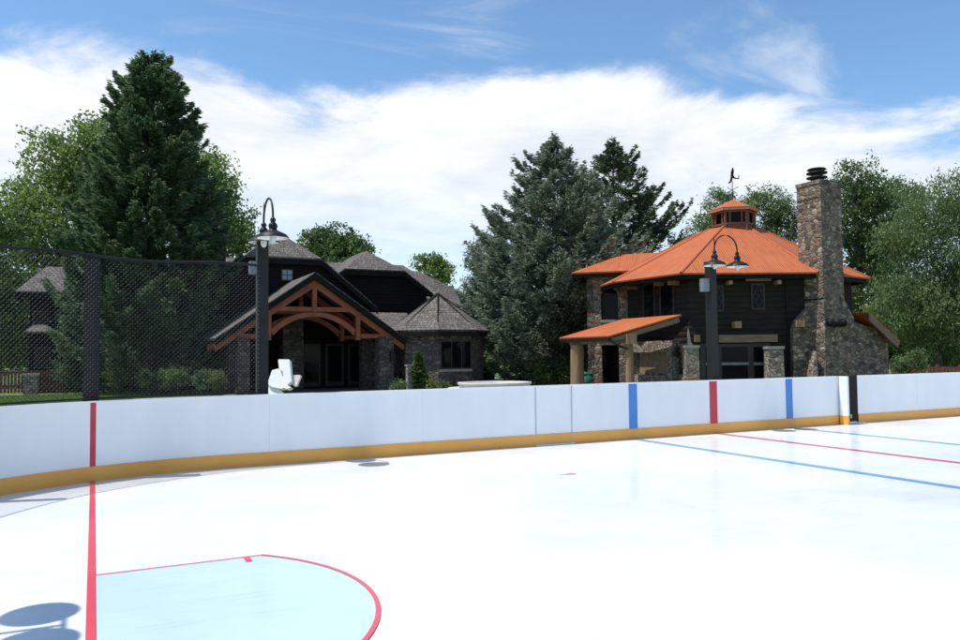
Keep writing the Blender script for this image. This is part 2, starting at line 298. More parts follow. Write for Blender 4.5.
def broadleaf(name,base,lobes,mat,label,cat='tree',group=None,seed=1,clump=.5,leaf=(.13,.09),per=42,dens=1.,trunk=.3,nlimb=14,hang=0.):
    """lobes: [(cx,cy,cz,rx,ry,rz)] world"""
    global rng; rng=np.random.default_rng(seed)
    t=thing(name,base,label,cat,group); b=np.array(base,float); Cs=[]
    for (cx,cy,cz,rx,ry,rz) in lobes:
        k=int(dens*9*(rx*ry*rz)**(2/3)/(clump*clump)*1.0)+6
        d=unit(rng.normal(size=(k,3))); rad=(.25+.75*rng.random(k)**.5)*(1+.14*rng.normal(size=k))
        Cs.append(np.array([cx,cy,cz])+d*rad[:,None]*np.array([rx,ry,rz]))
    Cs=np.concatenate(Cs); Cs=Cs[Cs[:,2]>b[2]+.05]
    n=len(Cs); sz=clump*(.45+.8*rng.random(n)); k=np.maximum(6,(1.35*per*(sz/clump)**2)).astype(int)
    idx=np.repeat(np.arange(n),k); g=rng.normal(size=(len(idx),3))*np.array([.55,.55,.38])*sz[idx][:,None]
    if hang: g[:,2]-=np.abs(rng.normal(size=len(idx)))*hang
    C=Cs[idx]+g; C=C[C[:,2]>b[2]+.02]; m=len(C)
    D=rng.normal(size=(m,3)); 
    if hang: D[:,2]-=1.6
    P=leafquads(C,leaf[0]*(.7+.7*rng.random(m)),leaf[1]*(.7+.6*rng.random(m)),D); quads('crown',P,mat,t,org=tuple(b))
    if trunk:
        mb=MB(); top=np.mean(Cs,axis=0); mb.tube([b+(0,0,-.2),b*.6+top*.4*np.array([1,1,0])+np.array([0,0,b[2]*.0+top[2]*.4]) ,top],[trunk,trunk*.7,trunk*.3],9); mb.build('trunk','bark',t)
        lm=MB(); st=b*.6+top*.4*np.array([1,1,0])+np.array([0,0,top[2]*.4])
        for q in range(min(nlimb,n)):
            e=Cs[rng.integers(n)]; s0=st*(1-(f:=rng.random()*.8))+top*f; mid=(s0+e)/2+np.array([0,0,.3]); lm.tube([s0,mid,e],[trunk*.32,trunk*.2,.02],5,False)
        lm.build('limb','bark',t,uv=False)
    return t,m
# ------------------------------------------------------------ ground & rink
BY=12.05; CR=4.4; CX=1.75; EX=CX-CR; NY=-1.19; CYR=BY-CR
g=MB(); g.add([(-400,-60,-.06),(500,-60,-.06),(500,700,-.06),(-400,700,-.06)],[(0,1,2,3)]); tag(g.build('lawn','lawn'),kind='structure')
RX1=27.0
def outline(off=0.,n=20,full=True):
    """left end of the rink, from the far straight side round the corner to the near side"""
    p=[]
    for i in range(n+1):
        a=math.pi/2+math.pi/2*i/n; p.append((CX+(CR+off)*math.cos(a),CYR+(CR+off)*math.sin(a)))
    for i in range(n+1):
        a=math.pi+math.pi/2*i/n; p.append((CX+(CR+off)*math.cos(a),NY+CR+(CR+off)*math.sin(a)))
    return p
lo=outline(.0); rc=[(2*11.35-x,y) for x,y in lo][::-1]
ice=MB(); pts=[(x,y,0.) for x,y in lo+rc]; ice.add(pts,[tuple(range(len(pts)))]); ice=ice.build('ice_sheet','ice'); tag(ice,kind='structure')
slab=MB(); q=outline(1.2); q2=[(2*11.35-x,y) for x,y in q][::-1]; ps=[(x,y,-.02) for x,y in q+q2]; slab.add(ps,[tuple(range(len(ps)))]); tag(slab.build('rink_slab','concrete'),kind='structure')
def strip(name,x0,x1,y0,y1,z,mat,par=ice):
    mb=MB(); mb.add([(x0,y0,z),(x1,y0,z),(x1,y1,z),(x0,y1,z)],[(0,1,2,3)]); return mb.build(name,mat,par)
# goal line, crease, centre and blue lines
gy=5.43
pc=[(0.03,gy+1.22)]+[(1.37+0,gy+1.22)]
Rc=1.755; a0=math.asin(1.22/Rc)
arc=[(Rc*math.cos(a0-2*a0*i/28),Rc*math.sin(a0-2*a0*i/28)+gy) for i in range(29)]
mb=MB(); cp=[(.028,gy+1.22,.004)]+[(x,y,.004) for x,y in arc]+[(.028,gy-1.22,.004)]; mb.add(cp[::-1],[tuple(range(len(cp)))]); mb.build('crease','crease',ice)
def ribbon(name,path,w,z,mat,par=ice):
    mb=MB(); vs=[]; 
    for i,p in enumerate(path):
        a=np.array(path[max(i-1,0)]); b=np.array(path[min(i+1,len(path)-1)]); d=unit(b-a); nn=np.array([-d[1],d[0]])
        vs+= [(p[0]+nn[0]*w/2,p[1]+nn[1]*w/2,z),(p[0]-nn[0]*w/2,p[1]-nn[1]*w/2,z)]
    mb.add(vs,[(2*i,2*i+1,2*i+3,2*i+2) for i in range(len(path)-1)]); return mb.build(name,mat,par)
ribbon('crease_line',[(.03,gy+1.22),(.7,gy+1.22),(arc[0][0]+.01,gy+1.22)],.024,.008,'redline'); ribbon('crease_line',arc,.034,.0085,'redline')
ribbon('crease_line',[(.03,gy-1.22),(.7,gy-1.22),(arc[-1][0]+.01,gy-1.22)],.024,.008,'redline')
strip('crease_mark',1.11,1.16,gy+1.06,gy+1.205,.009,'redline'); strip('crease_mark',1.11,1.16,gy-1.205,gy-1.06,.009,'redline')
strip('goal_line',-.028,.028,NY+.35,BY-CR+math.sqrt(CR**2-CX**2)-.015,.012,'redline')
strip('blue_line',9.16,9.31,NY+.01,BY-.015,.004,'blueline'); strip('blue_line',13.31,13.45,NY+.01,BY-.015,.004,'blueline')
strip('centre_line',11.18,11.33,NY+.01,BY-.015,.004,'redline')
mb=MB(); mb.lathe([(0,0),(.07,0)],(5.86,9.05,.004),20); mb.add([(5.64,9.03,.005),(5.86,9.02,.005),(5.87,9.06,.005),(5.66,9.05,.005)],[(0,1,2,3)]); mb.build('faceoff_spot',icemat('faded_red',(.70,.22,.26),(.75,.36,.38)),ice)
# boards
BH=1.07; KH=.2
def path_boards(x1=15.0):
    p=[(x1,BY),(13,BY),(11,BY),(9,BY),(7,BY),(5,BY),(3.4,BY)]+outline(0.,28)[:]; return p
def extrude(path,z0,z1,off0,off1,mb=None):
    """vertical strip following a path; off = outwards"""
    mb=mb or MB(); k=len(path); nn=[]
    for i in range(k):
        a=np.array(path[max(i-1,0)]); b=np.array(path[min(i+1,k-1)]); d=unit(b-a); nn.append(np.array([d[1],-d[0]]))   # path runs right->left: outward = +y side
    def P(i,o,z): return (path[i][0]-(-nn[i][0])*o*1.0,path[i][1]-(-nn[i][1])*o*1.0,z)
    vs=[]
    for i in range(k): vs+=[P(i,off0,z0),P(i,off0,z1),P(i,off1,z1),P(i,off1,z0)]
    fs=[]
    for i in range(k-1):
        for j in range(4): fs.append((4*i+j,4*i+(j+1)%4,4*(i+1)+(j+1)%4,4*(i+1)+j))
    fs+=[(0,1,2,3),(4*k-1,4*k-2,4*k-3,4*k-4)]
    return mb.add(vs,fs)
def outn(path): # check orientation: outward must be +y on the far side
    return path
pb=path_boards(14.93); pbr=list(pb)
# direction -x : d=(-1,0) -> n=(0,1)  outward ok
W0=thing('rink_boards',(6,BY,0),'long white rink boards with red goal stripe curving round the left corner','rink boards')
extrude(pbr,KH,BH-.018,0,.05).build('panel','board',W0); extrude(pbr,.0,KH,-.014,.05).build('kickplate','kick',W0)
extrude(pbr,BH-.018,BH,-.012,.10).build('cap_rail','board',W0)
fr_=MB(); extrude(pbr,.25,.33,.052,.12,fr_); extrude(pbr,.78,.86,.052,.12,fr_); fr_.build('back_frame','black',W0)
def vstrip(name,x,w,z0,z1,mat,par,th=.003,y=BY,base=0):
    mb=MB(); mb.box(x-w/2,x+w/2,y-base-th,y-base+.001,z0,z1); return mb.build(name,mat,par)
for x,w,mt in ((9.22,.20,'blueplastic'),(11.23,.20,'redplastic'),(13.36,.20,'blueplastic')): vstrip('line_stripe',x,w,KH+.002,BH-.02,mt,W0)
gyb=CYR+math.sqrt(CR**2-CX**2); mb=MB(); mb.slab([(-.035,gyb-.018,KH+.002),(.035,gyb+.012,KH+.002),(.035,gyb+.012,BH-.02),(-.035,gyb-.018,BH-.02)],.012,(.35,.93,0)); mb.build('line_stripe','redplastic',W0)
M_['joint2']=simple('door_joint',(.38,.41,.44),(.46,.49,.52),5,.5,0)
for x in (7.07,7.83): vstrip('door_seam',x,.008,.03,BH-.02,'joint2',W0,.0145)
M_['joint']=simple('joint',(.55,.58,.61),(.62,.65,.68),5,.5,0)
for x in (4.9,2.4): vstrip('panel_joint',x,.004,KH,BH-.02,'joint',W0,.0012)
mb=MB(); mb.box(7.05,7.86,BY-.05,BY-.0145,.002,.022); mb.build('door_sill','whitepl',W0)
# gate jamb lit by the sun
J=thing('gate_jamb',(15,BY,0),'narrow white end panel beside the open rink gate, turned into the sun','gate')
def angled(name,a,b,z0,z1,th,mat,par):
    a=np.array(a);b=np.array(b);d=unit(b-a);n=np.array([-d[1],d[0]]); mb=MB(); mb.slab([(a[0],a[1],z0),(b[0],b[1],z0),(b[0],b[1],z1),(a[0],a[1],z1)],th,(n[0],n[1],0)); return mb.build(name,mat,par)
angled('panel',(14.86,12.0),(14.91,11.84),KH,BH,.1,'board',J); angled('kickplate',(14.855,12.0),(14.905,11.84),.0,KH,.1,'kick',J)
mb=MB(); mb.box(14.95,15.75,BY-.02,BY+.16,.001,.02); mb.build('sill','whitepl',J)
K=thing('gate_pad',(15.4,BY,0),'black padded panel filling the gate opening between white boards','gate')
mb=MB(); mb.box(15.17,15.5,BY-.01,BY+.09,.04,BH+.005); mb.build('pad','blackpl',K)
mb=MB(); mb.box(15.0,15.17,BY+.0,BY+.08,.04,BH); mb.build('edge_trim',simple('maroon',(.05,.012,.012),(.08,.02,.02)),K)
mb=MB(); mb.box(15.25,15.28,BY-.016,BY-.0105,.12,.2); mb.build('latch','white',K)
rp=[(2*11.35-x,y) for x,y in outline(0.,28)]
pr=[(15.51,BY),(17,BY),(19,BY)]+rp
pr=pr[::-1]
W1=thing('rink_boards',(19,BY,0),'white rink boards with yellow kickplate right of the black gate pad','rink boards')
extrude(pr,KH,BH-.018,0,.05).build('panel','board',W1); extrude(pr,.0,KH,-.014,.05).build('kickplate','kick',W1); extrude(pr,BH-.018,BH,-.012,.10).build('cap_rail','board',W1)
for x in (17.6,): vstrip('panel_joint',x,.004,KH,BH-.02,'joint',W1,.0012)
# ------------------------------------------------------------ chain-link fence over the left boards
FT=3.05; fpath=[(2.25,BY+.1)]+outline(.1,40)[:41]
for yy in np.linspace(CYR-.4,1.2,12): fpath.append((EX-.1,float(yy)))
fp=np.array(fpath); seg=np.linalg.norm(np.diff(fp,axis=0),axis=1); cum=np.concatenate([[0],np.cumsum(seg)])
def fpos(s): return np.interp(s,cum,fp[:,0]),np.interp(s,cum,fp[:,1])
FN=thing('chain_link_fence',(0,11.9,1.0),'black chain link fence on top of the curved white boards','fence')
wb=MB(); SP=.066; hgt=FT-1.09; nseg=10; Ltot=cum[-1]
k=int((Ltot+hgt)/SP)
for i in range(k):
    for sgn in (1,-1):
        s0=i*SP-(hgt if sgn>0 else 0); pts=[]
        for j in range(nseg+1):
            s=s0+sgn*hgt*j/nseg if sgn>0 else i*SP-hgt*j/nseg
            if 0<=s<=Ltot: x,y=fpos(s); pts.append((x,y+ (.003 if sgn>0 else -.003),1.09+hgt*j/nseg))
        if len(pts)>1: wb.tube(pts,.0014,4,False)
MS=wb.build('mesh','wire',FN,uv=False)
M_['glint']=simple('wire_glint',(.42,.42,.42),(.55,.55,.55),20,.3,0,metal=.5)  # pale beads at the crossings stand in for sun glints on the mesh
kb=MB()
for i in range(int(Ltot/SP*2)):
    s_=i*SP/2; x,y=fpos(s_)
    for j in range(int(hgt/SP)):
        z=1.09+j*SP+(SP/2 if i%2 else 0)+.01; q=.0046
        kb.add([(x+q,y,z),(x-q,y,z),(x,y+q,z),(x,y-q,z),(x,y,z+q),(x,y,z-q)],[(0,2,4),(2,1,4),(1,3,4),(3,0,4),(2,0,5),(1,2,5),(3,1,5),(0,3,5)])
kb.build('glint_beads','glint',MS,uv=False)
for z,r_,nm in ((FT,.016,'top_rope'),(FT-.02,.009,'top_rope'),(1.10,.014,'bottom_rail')):
    mb=MB(); mb.tube([(*fpos(s),z+ (.02*math.sin(s*2.8) if nm=='top_rope' else 0)) for s in np.linspace(0,Ltot,70)],r_,6); mb.build(nm,'black',FN)
def fpost(x,y,r,h=FT+.02):
    mb=MB(); mb.box(x-r,x+r,y-r,y+r,-.02,h); mb.build('post','black',FN)
fpost(-.03,11.93,.098)
for (x,y) in ((-1.62,10.78),(-2.62,8.9),(-2.84,3.6)): fpost(x,y,.06)
# ------------------------------------------------------------ street lamps
def lamp(loc,heads,label,arm=None,box=True):
    t=thing('street_lamp',loc,label,'lamp','gooseneck lamps round the rink'); x0,y0,_=loc
    mb=MB(); mb.box(x0-.083,x0+.083,y0-.083,y0+.083,0,3.5); mb.box(x0-.1,x0+.1,y0-.1,y0+.1,3.5,3.53); mb.build('post','black',t)
    H=[np.array([h[0],h[1],3.42]) for h in heads]
    mb=MB(); a=H[0]; b=H[1]
    if arm: mb.tube([(x0,y0,3.45),(arm[0],arm[1],3.75)],.022,8); mb.tube([(x0,y0,3.3),(x0+(arm[0]-x0)*.5,arm[1],3.6)],.016,8); mb.tube([H[0]+(0,0,.33),H[1]+(0,0,.33)],.018,8)
    else:
        mb.beam((x0,y0,3.44),(a[0],a[1],3.44),.05,.05)
        pts=[a+(0,0,.15),a+(0,0,.34)]
        for i in range(1,14):
            th=math.pi*i/14; m=(a+b)/2; pts.append(m+(a-m)*math.cos(th)*np.array([1,1,0])+np.array([0,0,.34+.29*math.sin(th)]))
        pts+=[b+(0,0,.34),b+(0,0,.15)]; mb.tube(pts,.016,8)
        mb.tube([a+(0,0,.3),a+(0,0,.62)],[.014,.004],6)
    mb.build('gooseneck','black',t)
    for hp in H:
        mb=MB(); mb.lathe([(.03,.17),(.055,.15),(.06,.11),(.10,.09),(.20,.045),(.235,.0),(.238,-.012)],hp); sh=mb.build('lamp_shade','black',t)
        mb=MB(); mb.lathe([(.02,.075),(.10,.07),(.19,.03),(.228,-.005),(.232,-.013)],hp); mb.build('shade_lining','white',sh)
        mb=MB(); mb.lathe([(0,.30),(.03,.295),(.045,.26),(.03,.23),(.06,.20),(.07,.165),(.05,.12)],hp,14); mb.build('socket','black',sh)
        mb=MB(); mb.lathe([(.045,.05),(.05,-.0),(.045,-.05),(.025,-.08),(0,-.09)],hp,12); mb.build('bulb','bulb',sh)
    if box:
        mb=MB(); bw=.165 if x0>5 else .11; mb.box(x0-.085-bw,x0-.085,y0-.06,y0+.06,2.9 if x0>5 else 2.93,3.17 if x0>5 else 3.13); mb.build('junction_box','greybox',t)
    return t
lamp((2.35,12.4,0),[(2.34,12.22),(2.375,11.70)],'black gooseneck lamp post at the right end of the chain link fence')
lamp((11.56,12.4,0),[(11.36,12.06),(11.98,12.06)],'black double gooseneck lamp post in front of the dark log facade')
lamp((-2.9,5.95,0),[(-1.73,6.22),(-1.72,5.66)],'black lamp post at the end boards with two heads over the ice',arm=(-1.73,5.95),box=False)
# ------------------------------------------------------------ white fixture
def outl(pts,Y,th,mb):
    nn=unit(np.array([-.52,-.74,.34])); q0=pY(285,385,Y); P=[]
    for a,b in pts:
        r=ray(250+a/10.67,340+b/10.67); P.append(CP+r*(np.dot(q0-CP,nn)/np.dot(r,nn)))
    mb.slab(P,th,-nn); return mb
X_=thing('white_fixture',(3.0,14.2,0),'white angular moulded plastic fixture beside the left lamp post','fixture')  # unidentified white plastic object, modelled from its outline
outl([(235,322),(300,305),(355,335),(362,510),(330,520),(235,500),(200,480),(185,462)],14.0,.12,MB()).build('body','whitepl',X_)
outl([(200,482),(262,470),(365,578),(372,700),(180,700),(190,578)],14.06,.1,MB()).build('foot','whitepl',X_)
outl([(300,212),(318,206),(420,208),(428,300),(442,440),(402,470),(405,488),(440,505),(400,522),(365,512),(352,335),(310,308)],13.93,.11,MB()).build('upright','whitepl',X_)
outl([(441,378),(520,372),(543,378),(498,488),(470,492),(455,482),(443,448)],14.02,.06,MB()).build('tray','pink',X_)
# ------------------------------------------------------------ MAIN HOUSE
S=1.15
HO=(9.,40.,0.)
HS=thing('timber_house',HO,'dark sprawling house with grey shake roofs and red timber gable porch','house')
P0=34.5
pk=pY(315,272,P0); ez=pY(405,338,P0); hw=ez[0]-pk[0]; zp=pk[2]; ze=ez[2]; xc=pk[0]; sl=(zp-ze)/hw
def gable_roof(nm,xc,hw,y0,y1,zp,ze,t=.2,mat='shake',par=HS):
    mb=MB(); mb.slab([(xc,y0,zp),(xc-hw,y0,ze),(xc-hw,y1,ze),(xc,y1,zp)],t); mb.slab([(xc,y0,zp-.002),(xc,y1,zp-.002),(xc+hw,y1,ze),(xc+hw,y0,ze)],t); return mb.build(nm,mat,par)
pr_=gable_roof('portico_roof',xc,hw,P0-.1,40.5,zp+.0,ze,.12)
# barge boards
for sx in (-1,1):
    mb=MB(); a=(xc,P0-.115,zp-.14); b=(xc+sx*(hw+.02),P0-.115,ze-.14); mb.beam(a,b,.05,.30,(0,1,0)); 
    mb=MB(); mb.slab([(xc,P0-.14,zp-.06),(xc+sx*hw,P0-.14,ze-.06),(xc+sx*hw,P0-.14,ze-.32),(xc,P0-.14,zp-.34)],.04,(0,1,0)); mb.build('bargeboard','fascia',pr_)
def truss(Y,xc,hw,zp,ze,par):
    s=(zp-ze)/hw
    for sx in (-1,1):
        mb=MB(); mb.slab([(xc,Y,zp-.33),(xc+sx*(hw+.0),Y,ze-.33+.0),(xc+sx*(hw-.05),Y,ze-.56),(xc,Y,zp-.68)],.24,(0,1,0)); mb.build('rafter','timber',par)
        mb=MB(); xx=xc+sx*2.02; mb.box(xx-.1,xx+.1,Y-.01,Y+.25,2.35,zp-s*2.02-.5); mb.build('queen_post','timber',par)
        mb=MB(); mb.box(*(sorted((xc+sx*2.14,xc+sx*(hw-.35)))),Y+.02,Y+.22,2.44,2.62); mb.build('tie_beam','timber',par)
    mb=MB(); mb.box(xc-1.9,xc+1.9,Y+.02,Y+.22,3.64,3.84); mb.build('tie_beam','timber',par)
    mb=MB(); mb.box(xc-.1,xc+.1,Y-.01,Y+.25,3.62,zp-.5); mb.build('king_post','timber',par)
    # arched brace
    n=20; outer=[];inner=[]
    for i in range(n+1):
        u=-1+2*i/n; x=xc+u*1.92; z=3.60-.78*abs(u)**2.3; outer.append((x,Y+.04,z)); inner.append((x*1.0-(x-xc)*.04,Y+.04,z-.19-.08*abs(u)))
    mb=MB()
    for i in range(n): mb.slab([outer[i],outer[i+1],inner[i+1],inner[i]],.16,(0,1,0))
    mb.build('arched_brace','timber',par)
truss(P0+.06,xc,hw,zp,ze,pr_); truss(P0+2.6,xc,hw,zp,ze,pr_)
for px0,px1 in ((380,394),(238,250)):
    a=pY(px0,380,P0); b=pY(px1,380,P0); mb=MB(); mb.box(a[0],b[0],P0+.05,P0+.75,0,2.42); mb.box(a[0]-.05,b[0]+.05,P0,P0+.8,2.42,2.5); mb.build('stone_pier','stone_h',HS)
    mb=MB(); mb.box(a[0],b[0],P0+2.6,P0+3.2,0,2.42); mb.build('stone_pier','stone_h',HS)
mb=MB(); a=pY(392,365,P0); mb.box(a[0]-.1,a[0]+.08,P0-.14,P0+.04,1.35,1.8); mb.tube([(a[0],P0-.06,1.8),(a[0],P0-.06,1.98)],.02,6); mb.build('lantern','black',HS)
# entry wall behind the portico
YB=39.2
mb=MB(); mb.box(4.6,13.6,YB,YB+.25,0,2.5); mb.build('wall','siding',HS)
for x in (5.4,6.5,9.4,10.6,11.8):
    mb=MB(); mb.box(x,x+.95,YB-.05,YB-.0,.1,2.25); f=mb.build('door_frame','frame',HS)
    mb=MB(); mb.box(x+.12,x+.83,YB-.062,YB-.052,.3,2.15); mb.build('pane','glass',f)
mb=MB(); mb.box(8.2,9.2,YB-1.2,YB-.3,0,4.1); mb.build('stone_pier','stone_h',HS)
def jerkin(xc,y0,zclip,hwc,pitch,hw,y1,par,ze=None,wallz=0.,tag_='gable_roof',over=.35):
    s=pitch; zr=zclip+hwc*s; yr=y0+hwc*.95; ze=zclip-(hw-hwc)*s
    mb=MB(); T=.16
    mb.slab([(xc-hwc,y0,zclip),(xc+hwc,y0,zclip),(xc,yr,zr)],T)
    for sx in (-1,1): mb.slab([(xc+sx*hwc,y0,zclip),(xc+sx*hw,y0,ze),(xc+sx*hw,y1,ze),(xc,y1,zr),(xc,yr,zr)],T)
    r=mb.build(tag_,'shake',par)
    mb=MB(); 
    for sx in (-1,1): mb.slab([(xc+sx*hwc,y0-.03,zclip-.08),(xc+sx*hw,y0-.03,ze-.08),(xc+sx*hw,y0-.03,ze-.36),(xc+sx*hwc,y0-.03,zclip-.36)],.05,(0,1,0))
    mb.box(xc-hwc,xc+hwc,y0-.035,y0+.01,zclip-.36,zclip-.09); mb.build('bargeboard','fascia',r)
    mb=MB(); yw=y0+over; mb.slab([(xc-hwc,yw,zclip-.2),(xc+hwc,yw,zclip-.2),(xc+hw-.3,yw,ze-.15+.2*s),(xc+hw-.3,yw,wallz),(xc-hw+.3,yw,wallz),(xc-hw+.3,yw,ze-.15+.2*s)],.2,(0,1,0)); mb.build('wall','siding',par)
    return r
# upper gable behind the lamp
a=pY(246,257,39.2); b=pY(322,257,39.2); U=((a[0]+b[0])/2,a[2]*.5+b[2]*.5,(b[0]-a[0])/2); jerkin(U[0],39.2,U[1],U[2],.82,4.9,46.,HS,wallz=2.0)
w=pY(287,275,39.5); mb=MB(); mb.box(w[0]-.30,w[0]+.30,39.46,39.53,w[2]-.3,w[2]+.3); f=mb.build('window','frame',HS)
for dx in (-.13,.13):
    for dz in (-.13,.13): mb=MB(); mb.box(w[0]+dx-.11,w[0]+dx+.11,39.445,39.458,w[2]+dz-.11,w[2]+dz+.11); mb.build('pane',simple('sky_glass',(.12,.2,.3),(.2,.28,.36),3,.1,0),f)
a=pY(345,270,41.4); b=pY(405,269,41.4); V=((a[0]+b[0])/2,a[2]*.5+b[2]*.5,(b[0]-a[0])/2); jerkin(V[0],41.4,V[1],V[2],.72,3.5,46.,HS,wallz=2.0)
# long main roof behind
xa=pY(170,258,46)[0]; xb=pY(403,263,46)[0]; zr=pY(330,262,46)[2]; e=pY(482,301,46)
zE=zr-.68*4.2
mb=MB(); mb.slab([(xa,46,zr),(xb,46,zr),(xb+2.6,41.8,zE),(xa-1,41.8,zE)],.16); mb.slab([(xb,46,zr),(xb+4.1,50,zE),(xb+2.6,41.8,zE)],.16); mb.slab([(xa,46,zr-.001),(xa-1,50,zE),(xb+4.1,50,zE),(xb,46,zr-.001)],.16); mb.build('roof','shake',HS)
mb=MB(); e1=pY(440,276,47); mb.slab([(xb-1,47.2,zr-.15),(xb+1.5,47.2,zr-.2),(xb+6.3,44.,zE-.2),(xb+1,43.4,zE-.2)],.15); mb.build('roof','shake',HS)
mb=MB(); mb.box(xa,xb+2.2,42.4,49.5,0,zE-.05); mb.box(xb+2.1,xb+5.6,44.4,49.4,0,zE-.3); mb.build('wall','siding',HS)
# house chimney
ch=pY(216,240,42.5); mb=MB(); mb.box(ch[0]-.42,ch[0]+.42,42,43,3.5,ch[2]+.1); mb.box(ch[0]-.5,ch[0]+.5,41.92,43.08,ch[2]+.1,ch[2]+.22); mb.build('chimney','stone_h',HS)
mb=MB(); mb.lathe([(.16,0),(.16,.3),(.24,.32),(.24,.38),(0,.42)],(ch[0],42.5,ch[2]+.22),12); mb.build('chimney_pot','black',HS)
# octagonal bay with hip roof
c=at(438,300,38.6); bc=np.array([c[0],c[1]]); Ro=2.62; vd=math.atan2(-c[1],-c[0])
def ngon(c,Rr,ph,n=8): return [(c[0]+Rr*math.cos(ph+2*math.pi*i/n),c[1]+Rr*math.sin(ph+2*math.pi*i/n)) for i in range(n)]
oe=ngon(bc,Ro,vd); zb=at(440,329.5,36.2)[2]; za=at(439,294,38.6)[2]
mb=MB()
for i in range(8): mb.slab([(*oe[i],zb),(*oe[(i+1)%8],zb),(bc[0],bc[1],za)],.14)
r=mb.build('bay_roof','shake',HS)
mb=MB()
for i in range(8): mb.slab([(*oe[i],zb-.1),(*oe[(i+1)%8],zb-.1),(*oe[(i+1)%8],zb-.3),(*oe[i],zb-.3)],.04,(-(oe[i][0]-bc[0])/Ro,-(oe[i][1]-bc[1])/Ro,0))
mb.build('fascia','fascia',r)
mb=MB()
for i in range(8): p=np.array([*oe[i],zb-.07]); q=np.array([bc[0],bc[1],za+.03]); mb.tube([p,q],.05,5,False)
mb.build('hip_cap','fascia',r)
ow=ngon(bc,Ro-.4,vd); mb=MB(); mb.add([(*p,0) for p in ow]+[(*p,zb-.1) for p in ow],[(i,(i+1)%8,(i+1)%8+8,i+8) for i in range(8)]); mb.build('bay_wall','stone_h',HS)
A=np.array(ow[0]);Bp=np.array(ow[1])
if at(480,340,36)[0]*0+np.dot(Bp-A,cr[:2])<0: Bp=np.array(ow[-1])
d=Bp-A; nrm=unit(np.array([d[1],-d[0]])); nrm= nrm if np.dot(nrm,-A)>0 else -nrm
def wallquad(A,B,nrm,t0,t1,z0,z1,th,off): 
    d=B-A; p=A+d*t0+nrm*off; q=A+d*t1+nrm*off; mb=MB(); mb.slab([(*p,z0),(*q,z0),(*q,z1),(*p,z1)],th,(-nrm[0],-nrm[1],0)); return mb
f=wallquad(A,Bp,nrm,.06,.98,.95,2.3,.1,.03).build('window','frame',HS)
for t0,t1 in ((.09,.37),(.4,.67),(.70,.96)): wallquad(A,Bp,nrm,t0,t1,1.02,2.24,.01,.035).build('pane','glass',f)
wallquad(A,Bp,nrm,.02,1.0,.84,.95,.15,.06).build('sill','cap',f)
# linking stone wall towards the portico
mb=MB(); l0=pY(398,350,39); mb.box(l0[0],bc[0]-1.2,39.,39.3,0,2.9); mb.build('wall','stone_h',HS)
mb=MB(); mb.slab([(12.6,37.6,2.75),(bc[0]-.5,37.6,2.75),(bc[0]+.5,41.,4.0),(12.8,41.,4.0)],.14); mb.build('roof','shake',HS)
# left wing
LW=thing('timber_house',(-2,46,0),'dark wooden wing with grey hip roof half hidden behind the tall fir','house')
Y=45.; a=pY(15,291,Y); b=pY(150,290,Y); r0=pY(46,266.5,Y+2.6); r1=pY(150,264,Y+2.6); zE2=a[2]; 
mb=MB(); mb.slab([(a[0],Y,zE2),(b[0],Y,zE2),(b[0],r1[1],r0[2]),(r0[0],r0[1],r0[2])],.15); mb.slab([(a[0],Y,zE2),(r0[0],r0[1],r0[2]),(a[0],Y+5.2,zE2)],.15); mb.slab([(r0[0],r0[1],r0[2]-.001),(b[0],r1[1],r0[2]-.001),(b[0],Y+5.2,zE2),(a[0],Y+5.2,zE2)],.15); mb.build('roof','shake',LW)
mb=MB(); mb.box(a[0],b[0],Y-.03,Y+.02,zE2-.32,zE2-.08); mb.box(a[0]-.02,a[0]+.03,Y,Y+5.2,zE2-.32,zE2-.08); mb.build('fascia','fascia',LW)
mb=MB(); mb.box(pY(29,300,Y)[0],b[0],Y+.5,Y+4.8,0,zE2-.1); mb.build('wall','siding',LW)
for px in (40,62): 
    q=pY(px,310,Y); mb=MB(); mb.box(q[0]-.35,q[0]+.35,Y+.44,Y+.5,3.1,4.1); f=mb.build('window','frame',LW); mb=MB(); mb.box(q[0]-.29,q[0]+.29,Y+.425,Y+.44,3.16,4.04); mb.build('pane','glass',f)
Y=43.7; a=pY(24,331.5,Y); b=pY(57,331.5,Y); p=pY(37,323.5,Y+.9)
mb=MB(); mb.slab([(a[0],Y,a[2]),(b[0],Y,a[2]),(p[0]+.3,Y+1.3,p[2]),(p[0]-.1,Y+1.3,p[2])],.1); mb.slab([(a[0],Y,a[2]),(p[0]-.1,Y+1.3,p[2]),(a[0],Y+1.6,a[2])],.1); mb.build('bay_roof','shake',LW)
mb=MB(); mb.box(a[0]+.2,b[0]-.1,Y+.3,Y+1.7,0,a[2]-.1); mb.build('bay_wall','siding',LW)
mb=MB(); q=pY(30,360,Y+.25); mb.box(a[0]+.45,a[0]+1.15,Y+.26,Y+.3,1.2,2.2); f=mb.build('window','frame',LW); mb=MB(); mb.box(a[0]+.5,a[0]+1.1,Y+.245,Y+.26,1.25,2.15); mb.build('pane','glass',f)
